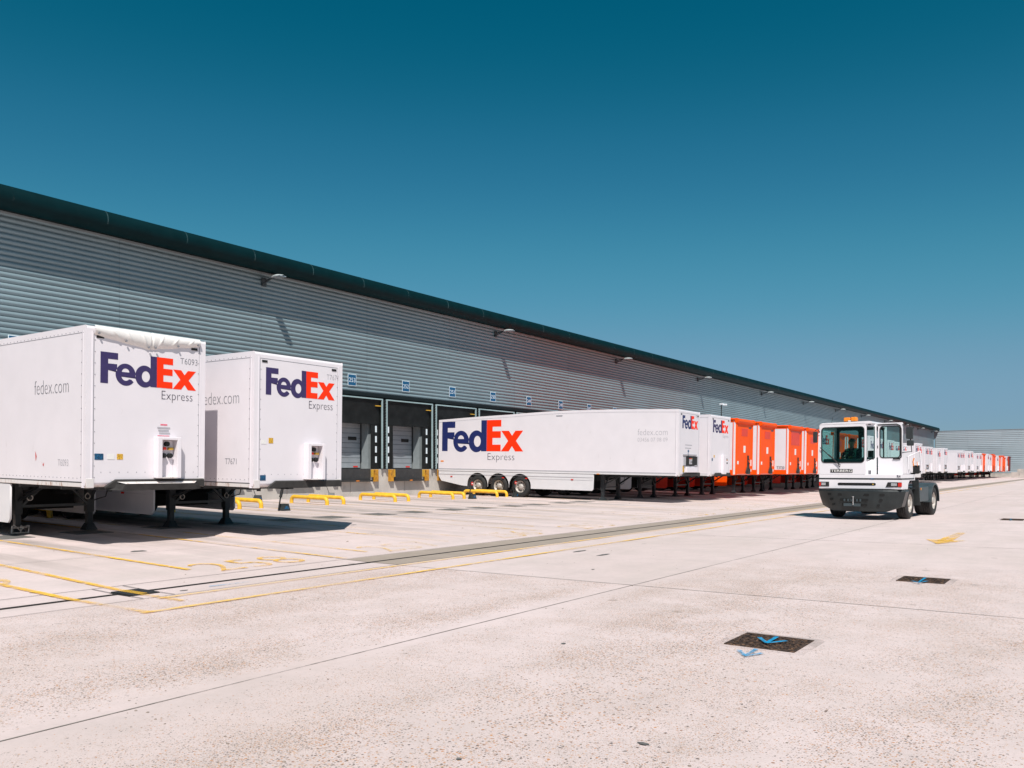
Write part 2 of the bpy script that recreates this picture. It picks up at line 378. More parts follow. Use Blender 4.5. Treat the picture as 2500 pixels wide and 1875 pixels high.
def logo_meshes():
    F = [(0, 0), (.25, 0), (.25, .43), (.55, .43), (.55, .64), (.25, .64), (.25, .79), (.58, .79), (.58, 1), (0, 1)]
    # e: outer ellipse with aperture, counter
    e_out = [(.845+.34, .27)]+arc(.845, .33, .345, .36, 0, 322, 34)[0:]+[(1.04, .18)]+arc(.845, .30, .15, .17, 320, 185, 14)+[(.69, .27)]
    e_in = [(.71, .41), (.97, .41)]+arc(.84, .41, .13, .125, 10, 170, 10)
    d_out = [(1.71, 1.03), (1.945, 1.03), (1.945, 0), (1.71, 0), (1.71, .06)]+arc(1.51, .33, .335, .36, 318, 42, 34)[0:0]
    bowl = arc(1.51, .33, .335, .365, -52, -308, 34)
    d_out = [(1.712, 1.03), (1.945, 1.03), (1.945, 0), (1.712, 0)]+bowl
    d_in = arc(1.55, .33, .145, .185, 0, 350, 22)
    E = [(1.948, 0), (2.53, 0), (2.53, .22), (2.19, .22), (2.19, .44), (2.53, .44), (2.53, .66), (2.19, .66), (2.19, .81), (2.545, .81), (2.545, 1.03), (1.948, 1.03)]
    X = [(2.54, 0), (2.86, 0), (2.99, .17), (3.12, 0), (3.44, 0), (3.15, .34), (3.43, .67), (3.12, .67), (2.99, .51), (2.86, .67), (2.55, .67), (2.83, .34)]
    return curve_mesh([F, e_out, e_in, d_out, d_in], .002), curve_mesh([E, X], .002)
LOGO = logo_meshes()
def logo(parent, mode, origin, w, h, dark='purple', red='red'):
    """two lettering parts: the dark half and the red half of the word"""
    k = w/3.44
    for me, m, x0, ww, y0, hh in ((LOGO[0], dark, 0, 1.945, -.035, 1.065), (LOGO[1], red, 1.948, 1.492, 0, 1.03)):
        o = list(origin); o[2] += y0*h
        if mode == 'front': o[1] += x0*k
        else: o[0] += x0*k
        link('logo_letters', put(me, mode, o, ww*k, hh*h), m, parent)

# ------------------------------------------------------------------ setting
def strip(mb, x0, x1, y0, y1, dz=.004, nx=1):
    """a sheet lying on the yard, split at the fold of the drain"""
    xs = sorted({x0, x1, *([-10.2] if x0 < -10.2 < x1 else [])})
    for a, b in zip(xs, xs[1:]):
        mb.add([(a, y0, gz(a)+dz), (b, y0, gz(b)+dz), (b, y1, gz(b)+dz), (a, y1, gz(a)+dz)], [(0, 1, 2, 3)])
g = MB(); xs = [-1200, -29.2, -10.2, 15, 1200]; ys = [-300, 0, 60, 250, 1500]
vs = []
for x in xs:
    for y in ys: vs.append((x, y, gz(max(x, -29.2))))
n = len(ys)
g.add(vs, [(i*n+j, (i+1)*n+j, (i+1)*n+j+1, i*n+j+1) for i in range(len(xs)-1) for j in range(n-1)])
tag(g.build('ground', 'ground'), 'pale concrete yard with exposed pebbles in the foreground', kind='structure')
g = MB()
for y in (0.9, 9.95, 18.72, 27.6, 36.5, 45.5, 54.5, 63.5):
    strip(g, -9.6 if y < 11 else -9.55, 14, y-.007-.0002*y, y+.007+.0002*y)
    strip(g, -29, -10.85, y+.05-.008, y+.05+.008+.0003*y)
for x in (-5.15, -14.3, -17.6, 1.6): strip(g, x-.007, x+.007, -10, 190)
tag(g.build('slab_joints', 'joint'), 'thin dark joints between the concrete slabs', kind='structure')
g = MB(); strip(g, -10.84, -9.58, 9.98, 194, .005)
tag(g.build('drain_strip', 'newconc'), 'darker concrete strip on both sides of the drain slot', kind='structure')
g = MB(); strip(g, -10.24, -10.165, -6, 194, .009); strip(g, -10.86, -10.845, -6, 194, .007); strip(g, -9.575, -9.563, -6, 9.9, .007)
for y in (5.5, 5.92): strip(g, -10.83, -9.58, y-.008, y+.008, .011)
tag(g.build('drain_slot', 'jointdark'), 'narrow dark slot drain running the length of the yard', kind='structure')
# drain grate
g = MB()
for i in range(10): 
    x = -10.38+i*.05; g.box(x, x+.024, 5.52, 5.90, .010, .022)
for j in range(9): g.box(-10.38, -9.92, 5.52+j*.045, 5.52+j*.045+.02, .0105, .0205)
g.box(-10.39, -9.91, 5.505, 5.915, .001, .012)
q_ = MB()
for i in range(10):
    x = -10.38+i*.05; q_.box(x, x+.024, 5.62, 5.74, .0222, .0235)
tag(q_.build('yellow_line', 'yellow'), 'short yellow stripe painted over the bars of the drain grate', kind='structure')
tag(g.build('drain_grate', 'chassis'), 'square black drain grate crossed by a yellow line', 'grate')
# yellow lines
def line(name, m, segs, label):
    g = MB()
    for (x0, y0, x1, y1, w) in segs:
        xs = [x0, x1]
        if min(x0, x1) < -10.2 < max(x0, x1): xs = [x0, -10.2, x1]
        d = Vector((x1-x0, y1-y0)).normalized(); nx, ny = -d.y*w/2, d.x*w/2
        for a, b in zip(xs, xs[1:]):
            ya = y0+(y1-y0)*(a-x0)/(x1-x0) if x1 != x0 else y0; yb = y0+(y1-y0)*(b-x0)/(x1-x0) if x1 != x0 else y1
            g.add([(a-nx, ya-ny, gz(a)+.013), (b-nx, yb-ny, gz(b)+.013), (b+nx, yb+ny, gz(b)+.013), (a+nx, ya+ny, gz(a)+.013)], [(0, 1, 2, 3)])
    return tag(g.build(name, m), label, kind='structure')
line('yellow_line', 'roadyellow', [(-27, 5.75, -14, 5.78, .11), (-14, 5.78, -9.0, 5.66, .10)], 'bright yellow line running over the drain grate')
line('yellow_line', 'roadyellow', [(-27, 4.85, -13, 4.9, .11), (-13, 4.9, -8.55, 4.98, .10)], 'bright yellow line ending in a corner beyond the drain')
line('yellow_line', 'roadyellow', [(-27, 7.45, -11.6, 7.42, .10)], 'yellow line in front of the nearest white trailer')
line('yellow_line', 'roadyellow', [(-27, 10.0, -10.9, 10.05, .10)], 'yellow line beside a slab joint right of the number 258')
for i, n_ in enumerate(range(257, 238, -1)):
    yc = 8.6+3.72*(258-n_)
    line('yellow_line', 'roadyellowold', [(-27, yc-1.3, -11.4-.6*(i % 3), yc-1.27, .10), (-27, yc+1.32, -11.6, yc+1.35, .10)], 'worn yellow bay lines of the bay below dock number %d' % n_)
g = line('yellow_line', 'roadyellowmid', [(-9.42, 5.6, -9.45, 120, .10)], 'thin yellow line along the near edge of the dark drain strip')
g = line('yellow_line', 'roadyellowmid', [(-8.57, 4.9, -8.62, 120, .10)], 'thin yellow line parallel to the drain, nearer the foreground')
for i, n_ in enumerate(range(260, 246, -1)):
    yc = 8.55+3.72*(258-n_)-(.55 if n_ == 259 else 0); x0 = -11.10 if n_ != 259 else -11.9
    me = put(text_mesh(str(n_), .0, -.012), 'ground', (x0, yc-.90, .014), 1.8, 1.05)
    tag(link('painted_number', me, 'roadyellow' if n_ == 258 else 'roadyellowold'), 'yellow number %d painted on the bay beside the drain' % n_, kind='structure')
# arrows
def arrow(name, m, segs, w, label, dz=.02):
    g = MB()
    for (a, b) in segs:
        a = Vector(a); b = Vector(b); d = (b-a).normalized(); nn = Vector((-d.y, d.x))*w/2
        ps = [a-nn, b-nn*.7, b+nn*.7, a+nn]
        g.add([(p.x, p.y, gz(p.x)+dz) for p in ps], [(0, 1, 2, 3)]); dz += .001
    return tag(g.build(name, m), label, kind='structure')
arrow('painted_arrow', 'roadblue', [((-2.40, 6.93), (-2.39, 6.62)), ((-2.51, 6.80), (-2.385, 6.61)), ((-2.30, 6.79), (-2.38, 6.60))], .042, 'small blue arrow sprayed on the concrete in front of a cover', .012)
arrow('painted_arrow', 'roadblue', [((-2.40, 7.48), (-2.39, 7.16)), ((-2.52, 7.35), (-2.385, 7.15)), ((-2.27, 7.34), (-2.385, 7.14))], .042, 'small blue arrow sprayed across the nearest manhole cover', .026)
arrow('painted_arrow', 'roadblue', [((-2.0, 12.78), (-2.0, 12.20)), ((-2.09, 12.3), (-2.0, 12.16)), ((-1.92, 12.4), (-1.99, 12.14))], .036, 'blue arrow sprayed over the edge of the middle manhole cover', .026)
arrow('painted_arrow', 'roadblue', [((-2.25, 29.9), (-2.2, 28.9))], .05, 'blue stroke sprayed at the farthest manhole cover', .026)
arrow('painted_arrow', 'roadblue', [((-9.85, 6.6), (-9.8, 7.2))], .05, 'faint blue spray mark beside the drain grate', .012)
g = MB()
for poly in ([(-2.90, 19.9), (-2.60, 19.9), (-2.66, 22.7), (-2.84, 22.7)], [(-3.15, 20.15), (-2.75, 18.95), (-2.35, 20.15)]):
    g.add([(x, y, gz(x)+.012+.001*len(poly)) for x, y in poly], [tuple(range(len(poly)))])
tag(g.build('painted_arrow', 'roadyellow'), 'faded yellow arrow painted on the yard right of the yard tractor', kind='structure')
# covers
def cover(x0, x1, y0, y1, label):
    t = empty('manhole_cover', ((x0+x1)/2, (y0+y1)/2, gz((x0+x1)/2)))
    tag(t, label, 'cover', 'cast iron covers in the yard')
    hx, hy = (x1-x0)/2, (y1-y0)/2
    g = MB()
    for a in ((-hx, -hx+.03, -hy, hy), (hx-.03, hx, -hy, hy), (-hx+.031, hx-.031, -hy, -hy+.03), (-hx+.031, hx-.031, hy-.03, hy)): g.box(*a, -.01, .008)
    g.build('frame', 'iron', t)
    g = MB().box(-hx+.036, hx-.036, -hy+.036, hy-.036, -.01, .005)
    n = 11
    for i in range(n):
        for j in range(n):
            if (i+j) % 2: continue
            x = -hx+.06+i*(2*hx-.12)/(n-1); y = -hy+.06+j*(2*hy-.12)/(n-1)
            g.box(x-.018, x+.018, y-.018, y+.018, .0045, .011)
    g.build('lid', 'iron', t)
    g = MB().add([(x, y, .0025) for x, y in rrect(-hx-.09, -hy-.09, hx+.09, hy+.09, .1)], [tuple(range(24))])
    g.build('surround', 'newsurround', t)
M['newsurround'] = mat('cover_surround', (.54, .455, .43), .85, noise=(8, .08), wear=(5, .75, .1))
cover(-2.72, -2.10, 7.0, 7.6, 'square brown iron manhole cover nearest the camera, crossed by a blue arrow')
cover(-2.31, -1.71, 12.37, 12.97, 'dark chequered manhole cover in the middle distance of the yard')
cover(-2.50, -1.90, 29.2, 30.2, 'dark manhole cover farthest away, at the right edge near the yellow arrow')
# steel leg plates
for i, n_ in enumerate(range(258, 246, -1)):
    yc = 8.68+3.72*(258-n_)
    for s in (-1, 1):
        x = -19.05; y = yc+s*.86
        g = MB().box(-.45, .45, -.42, .42, -.01, .006)
        for (cx, cy) in ((-.38, -.35), (.38, -.35), (-.38, .35), (.38, .35)): g.cyl((cx, cy, .008), 'z', .025, .008, 8)
        o = g.build('ground_plate', 'steelplate'); o.location = (x, y, gz(x)+.002); o.rotation_euler = (0, .017, 0)
        tag(o, 'flat steel plate in the %s half of the bay below dock number %d' % ('near' if s < 0 else 'far', n_), 'plate', 'steel plates for the landing legs')
# pebbles
g = MB(); rr = random.Random(3)
def stone(g, x, y, r):
    vs = []; n = 7
    for j in range(3):
        for k in range(n):
            a = 6.283*k/n; q = (1, .85, .3)[j]*r*(.8+.4*rr.random()); vs.append((x+q*math.cos(a), y+q*math.sin(a), gz(x)+.001+r*(0, .35, .62)[j]))
    g.add(vs, [(j*n+k, j*n+(k+1) % n, (j+1)*n+(k+1) % n, (j+1)*n+k) for j in range(2) for k in range(n)]+[tuple(range(2*n, 3*n))], True)
for k in range(260):
    y = 2.8+rr.random()**2*22; x = -.5-rr.random()*9-.25*y*rr.random()
    stone(g, x, y, .004+.006*rr.random())
for k in range(70):
    stone(g, -11-rr.random()*16, 7+rr.random()*30, .01+.018*rr.random())
q_ = MB(); r2 = random.Random(9)
for (x, y, a, b) in ((-2.09, 4.17, .04, .02), (-2.79, 3.38, .02, .015), (-14.58, 8.29, .12, .16), (-8.22, 13.65, .05, .24), (-7.49, 13.28, .05, .24), (-3.9, 6.2, .02, .03), (-16.4, 15.4, .05, .1), (-16.2, 14.7, .04, .06), (-14.2, 5.2, .05, .08), (-9.82, 6.21, .03, .06), (-6.5, 11.2, .02, .05)):
    q_.add([(x+a*math.cos(k*.4833)*(.7+.5*r2.random()), y+b*math.sin(k*.4833)*(.7+.5*r2.random()), gz(x+a*math.cos(k*.4833))+.0065) for k in range(13)], [tuple(range(13))])
tag(q_.build('oil_stains', 'steelplate'), 'small dark oily blots scattered on the concrete', kind='structure')
tag(g.build('loose_stones', 'pebble'), 'scattered loose stones lying on the yard concrete', 'stones', kind='stuff')

# ------------------------------------------------------------------ warehouse
DX = -29.1; YE = 195.3; YS = -40
wh = empty('warehouse', (DX, YS, .3)); tag(wh, 'very long grey ribbed metal warehouse with dark green rounded eave', 'warehouse')
def W(mb): # world coords to warehouse local
    mb.v = [(x-DX, y-YS, z-.3) for x, y, z in mb.v]; return mb
def corrugated(z0, z1, pitch, amp, place, ends, K=9):
    n = int(round((z1-z0)/pitch)); pitch = (z1-z0)/n; mb = MB()
    for i in range(n):
        vs = []
        for e in ends:
            for k in range(K+1):
                t = k/K; vs.append(place(e, amp*math.sin(math.pi*t)**.75, z0+(i+t)*pitch))
        m = K+1; mb.add(vs, [(j*m+k, (j+1)*m+k, (j+1)*m+k+1, j*m+k+1) for j in range(len(ends)-1) for k in range(K)], True)
    return mb
W(corrugated(5.36, 10.10, .18, .066, lambda y, o, z: (DX+o, y, z), [YS, 30, 90, YE])).build('wall_cladding', 'clad', wh)
g = MB(); g.box(DX-.2, DX+.10, YS, YE, 5.20, 5.36); g.box(DX-.9, DX+.02, YS, YE, 5.10, 5.20)
W(g).build('drip_band', 'band', wh)
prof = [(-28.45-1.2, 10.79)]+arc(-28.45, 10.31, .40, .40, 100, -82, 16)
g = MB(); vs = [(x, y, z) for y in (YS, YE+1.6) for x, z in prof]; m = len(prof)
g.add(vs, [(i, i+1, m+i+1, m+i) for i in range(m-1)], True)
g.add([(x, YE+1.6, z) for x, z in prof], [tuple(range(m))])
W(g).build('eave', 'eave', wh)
M['eavejoint'] = mat('eave_joint', (.03, .07, .075), .5, noise=(3, .6), wear=(2.2, .95, .0))
y = -3.5
while y < 110:
    vs = [(x, yy, z) for yy in (y, y+.035) for x, z in [(-28.45+.404*math.cos(R(a)), 10.31+.404*math.sin(R(a))) for a in range(100, -30, -10)]]
    m = 13; W(MB().add(vs, [(i, i+1, m+i+1, m+i) for i in range(m-1)], True)).build('eave_joint', 'eavejoint', wh); y += 3.05
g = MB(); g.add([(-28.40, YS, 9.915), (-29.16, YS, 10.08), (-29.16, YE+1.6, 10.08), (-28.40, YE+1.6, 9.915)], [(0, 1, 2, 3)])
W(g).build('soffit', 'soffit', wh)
g = MB(); g.box(DX+.0, DX+.075, YS, YE, 9.98, 10.10)
W(g).build('wall_head_trim', 'jamb', wh)
g = MB(); g.add([(-29.6, YS, 10.75), (-29.6, YE+1.6, 10.75), (-70, YE+1.6, 12.4), (-70, YS, 12.4)], [(0, 1, 2, 3)])
W(g).build('roof', 'eave', wh)
g = MB(); g.prism([(DX-.1, 10.0), (-28.2, 9.95), (DX-.1, 8.0)], 'y', YE+1.42, YE+1.5); g.box(DX-.3, DX+.04, YE, YE+.35, .3, 10.05)
W(g).build('end_triangle', 'jamb', wh)  # triangle built in the shape of the dark shadow gap under the eave, plus wall end
# dock plinth
g = MB(); y = YS
while y < YE: g.box(DX-1.2, DX+.18, y, min(y+3.705, YE), 0, 1.64); y += 3.72
W(g).build('concrete_plinth', 'wallconc', wh, .012, 1)
g = MB(); g.box(DX-1.4, DX-1.3, YS, YE, 1.64, 5.2)
W(g).build('inner_wall', 'jamb', wh)

# loading docks
def make_dock():
    t = empty('loading_dock', (0, 0, 0))   # local: x towards the yard, y along the wall, origin on plinth line at ground
    w = 1.70; fx = .38
    g = MB()
    for s in (-1, 1): g.box(fx-.06, fx, s*w-.035, s*w+.035, 1.66, 5.10)
    g.box(fx-.06, fx, -w+.036, w-.036, 5.04, 5.10)
    g.build('frame', 'frame', t)
    g = MB()
    for k in range(24):
        z = 1.7+k*.14
        for s in (-1, 1): g.prism([(-.4, z), (fx-.08, z), (fx-.03, z+.07), (fx-.08, z+.14), (-.4, z+.14)], 'y', s*(w+.04), s*(w+.13))
    g.box(-.4, fx-.07, -w, w, 5.02, 5.06)
    g.build('side_bellows', 'dockblack', t)
    g = MB(); vs = []; ny = 14; nz = 6
    for j in range(nz+1):
        for i in range(ny+1):
            yy = -w+.04+i*(2*w-.08)/ny; zz = 5.03-j*1.2/nz
            vs.append((fx-.07-.10*math.sin(j/nz*1.6)-.02*math.sin(i*1.1)*j/nz-(.03 if i in (0, ny) else 0), yy, zz))
    g.add(vs, [(j*(ny+1)+i, j*(ny+1)+i+1, (j+1)*(ny+1)+i+1, (j+1)*(ny+1)+i) for j in range(nz) for i in range(ny)], True)
    g.box(fx-.20, fx-.18, -w+.04, w-.04, 3.83, 5.0)
    g.build('head_curtain', 'dockblack', t)
    for s in (-1, 1):
        c = MB().box(fx-.22, fx-.19, s*(w-.04), s*(w-.60), 1.66, 3.92).build('side_curtain', 'dockblack', t)
        for k in range(4):
            z = 1.95+k*.50; yy = s*(w-.27); MB().box(fx-.189, fx-.184, yy-.055, yy+.055, z, z+.31).build('white_dash', 'signwhite', c)
    MB().box(fx-.10, fx-.04, w-.42, w-.06, 4.72, 4.76).build('marker_strip', 'yellowst', t)
    for s in (-1, 1): MB().box(-.45, -.02, s*1.08, s*1.32, 1.66, 3.9).box(-.9, -.02, s*1.325, s*1.7, 1.66, 5.0).build('door_jamb', 'jamb', t)
    d = MB().box(-.62, -.55, -1.08, 1.08, 1.70, 4.6).build('door', 'dockdoor', t)
    g = MB()
    for k in range(12): g.box(-.55, -.545, -1.07, 1.07, 1.72+.24*k+.225, 1.72+.24*k+.237)
    g.build('door_seams', 'band', d)
    MB().box(-.55, -.53, .28, .82, 3.05, 3.22).build('door_window', 'dark', d)
    MB().box(-.55, -.52, .62, .90, 1.73, 1.79).build('door_handle', 'lampred', d)
    l = MB().box(.10, .22, -1.05, 1.05, 1.12, 1.66).build('leveller', 'leveller', t, .01)
    MB().box(.20, .42, -1.02, 1.02, 1.03, 1.12).build('leveller_lip', 'bufblack', l)
    MB().box(.42, .43, -.10, .10, 1.05, 1.09).build('lip_sticker', 'amber', l)
    for s in (-1, 1):
        MB().box(.19, .36, s*1.20, s*1.45, 1.02, 1.62).build('buffer', 'buffer', t, .015)
        MB().box(.21, .33, s*1.07, s*1.13, 1.25, 1.62).build('lip_guard', 'yellowst', t)
    return t
def bayc(n): return 27.2+3.72*(253-n)
dock0 = None
for n_ in range(259, 244, -1):
    if dock0 is None: dock = dock0 = make_dock()
    else: dock = copy_tree(dock0)
    dock.location = (DX, bayc(n_), 0)
    what = {253: 'black curtained loading dock partly hidden by the second trailer, under sign 253',
            252: 'fully visible black curtained loading dock with grey shutter door, under sign 252'}.get(n_, 'black curtained loading dock with pale frame at bay %d' % n_)
    tag(dock, what, 'loading dock', 'loading docks along the warehouse')
    if n_ >= 246 and n_ <= 257:
        t = empty('dock_sign', (DX+.08, bayc(n_)-.05, 5.90-(.15 if n_ == 257 else 0))); tag(t, 'blue square sign with the white number %d on the ribbed wall' % n_, 'sign', 'blue dock number signs')
        MB().box(0, .012, -.27, .27, -.28, .28).build('border', 'signwhite', t)
        MB().box(.012, .016, -.245, .245, -.255, .255).build('panel', 'sign', t)
        letter('number', str(n_), 'signwhite', t, 'front', (.019, -.20, -.105), .40, .21, -.004)
# wall lamps
lx = [641, 1207, 1502, 1701, 1857, 1959, 2038, 2101, 2158, 2202, 2239, 2272]
for i, px in enumerate(lx):
    y = 29.1*(3024.6/(2685-px)-.7212)
    t = empty('wall_lamp', (DX+.07, y, 9.62)); tag(t, 'pale floodlight on a bracket under the eave, number %d counted from the left' % (i+1), 'lamp', 'floodlights under the eave')
    g = MB(); g.box(0, .06, -.11, .11, -.18, .18); g.bar((.05, -.1, -.1), (.75, -.05, .12), .05); g.bar((.05, .1, .1), (.75, .05, .14), .05)
    g.build('bracket', 'bracket', t)
    g = MB(); vs = []
    for j in range(7):
        a = j/6; ww = .26*math.sin(math.pi*(.15+.8*a)); xx = .62+a*.72
        for k in range(7):
            b_ = math.pi*k/6; vs.append((xx, .7*ww*math.cos(b_), .12+.09*math.sin(b_)*math.sin(math.pi*(.15+.8*a))))
    g.add(vs, [(j*7+k, j*7+k+1, (j+1)*7+k+1, (j+1)*7+k) for j in range(6) for k in range(6)], True)
    g.build('lamp_head', 'lamphead', t)
    MB().box(.68, 1.28, -.17, .17, .085, .115).build('lamp_lens', 'glassc', t)
# camera pole seen over the fourth trailer
t = empty('camera_pole', (-27.5, 70.2, gz(-27.5))); tag(t, 'thin pole with a white security camera above the second distant white trailer', 'camera')
MB().cyl((0, 0, 3.6), 'z', .045, 7.2, 8).build('pole', 'chassis', t)
g = MB(); g.box(-.10, .22, -.24, .24, 7.12, 7.24); g.box(.2, .5, -.1, .1, 7.05, 7.2)
g.build('camera_head', 'signwhite', t, .02)

# far building across the end of the yard
fb = empty('end_building', (-29, 197.5, 0)); tag(fb, 'pale grey ribbed metal building closing the far right end of the yard', 'building')
mb = corrugated(.9, 9.95, .40, .045, lambda x, o, z: (x+29, -o, z), [-29.05, 20, 70]); mb.build('wall_cladding', 'clad2', fb)
MB().box(-.05, 100, -.09, .3, 9.95, 10.05).build('roof_trim', 'jamb', fb)
MB().box(20.1, 20.35, -.2, -.07, .9, 9.95).build('downpipe', 'jamb', fb); MB().box(0.0, .14, -.2, -.07, .9, 9.95).build('downpipe', 'jamb', fb)
MB().box(-.1, 100, -.1, .3, 0, .9).build('base', 'wallconc', fb)
t = empty('low_wall', (-14.2, 188, 0)); tag(t, 'low pale concrete wall at the far right end of the yard', 'wall')
MB().box(0, 40, 0, .4, 0, 1.15).build('wall_face', 'wallconc', t, .02)
MB().box(1, 7, .5, 2.6, 0, 1.75).build('ramp_block', 'wallconc', t, .02)

# ------------------------------------------------------------------ wheels, trailers
def wheel(parent, x, y, z, side, r=.52, w=.36, rimr=.29):
    """side -1: outer face towards -y"""
    t = empty('wheel', (x, y, z)); t.parent = parent; s = side
    pr = [(rimr, s*.02), (rimr+.02, s*0.0), (r-.12, s*-.012), (r-.035, s*.01), (r, s*.05)]
    for k in range(4): o = s*(.07+k*.06); pr += [(r, o*1), (r-.014, o+s*.005), (r-.014, o+s*.012), (r, o+s*.017)]
    pr = [(a, -b) for a, b in pr] + [(r, -s*(w-.05)), (r-.04, -s*w), (rimr, -s*w)]
    # outer face sits at local y=0, tyre extends inwards (opposite to side)
    MB().lathe((0, 0, 0), 'y', pr, 40).build('tyre', 'rubber', t)
    pr = [(rimr+.005, -s*.015), (rimr-.01, -s*.03), (rimr-.035, -s*.05), (rimr-.045, -s*.11), (.19, -s*.135), (.15, -s*.10), (.13, -s*.10), (.125, -s*.03), (.09, -s*.015), (.001, -s*.012)]
    rim = MB().lathe((0, 0, 0), 'y', pr, 40)
    for k in range(10):
        a = 6.283*k/10; rim.cyl((.165*math.cos(a), -s*.10, .165*math.sin(a)), 'y', .014, .06, 6)
    ro = rim.build('rim', 'rim', t)
    g = MB()
    for k in range(10):
        a = 6.283*(k+.5)/10; g.cyl((.215*math.cos(a), -s*.118, .215*math.sin(a)), 'y', .026, .03, 10)
    g.build('rim_holes', 'hole', ro)
    return t

def connectors(parent, x, y, z, sc=1):
    """electrical sockets and air couplings in the nose recess, facing +x"""
    for yy, zz in ((y, z+.22*sc), (y-.07*sc, z-.02), (y+.07*sc, z-.02)): MB().cyl((x+.03, yy, zz), 'x', .05*sc, .08, 12).build('socket', 'dark', parent)
    g = MB().box(x, x+.07, y-.12*sc, y-.03*sc, z+.10, z+.155); g.build('red_coupling', 'lampred', parent)
    g = MB().box(x, x+.07, y+.03*sc, y+.13*sc, z+.10, z+.15); g.build('yellow_coupling', 'yellowst', parent)

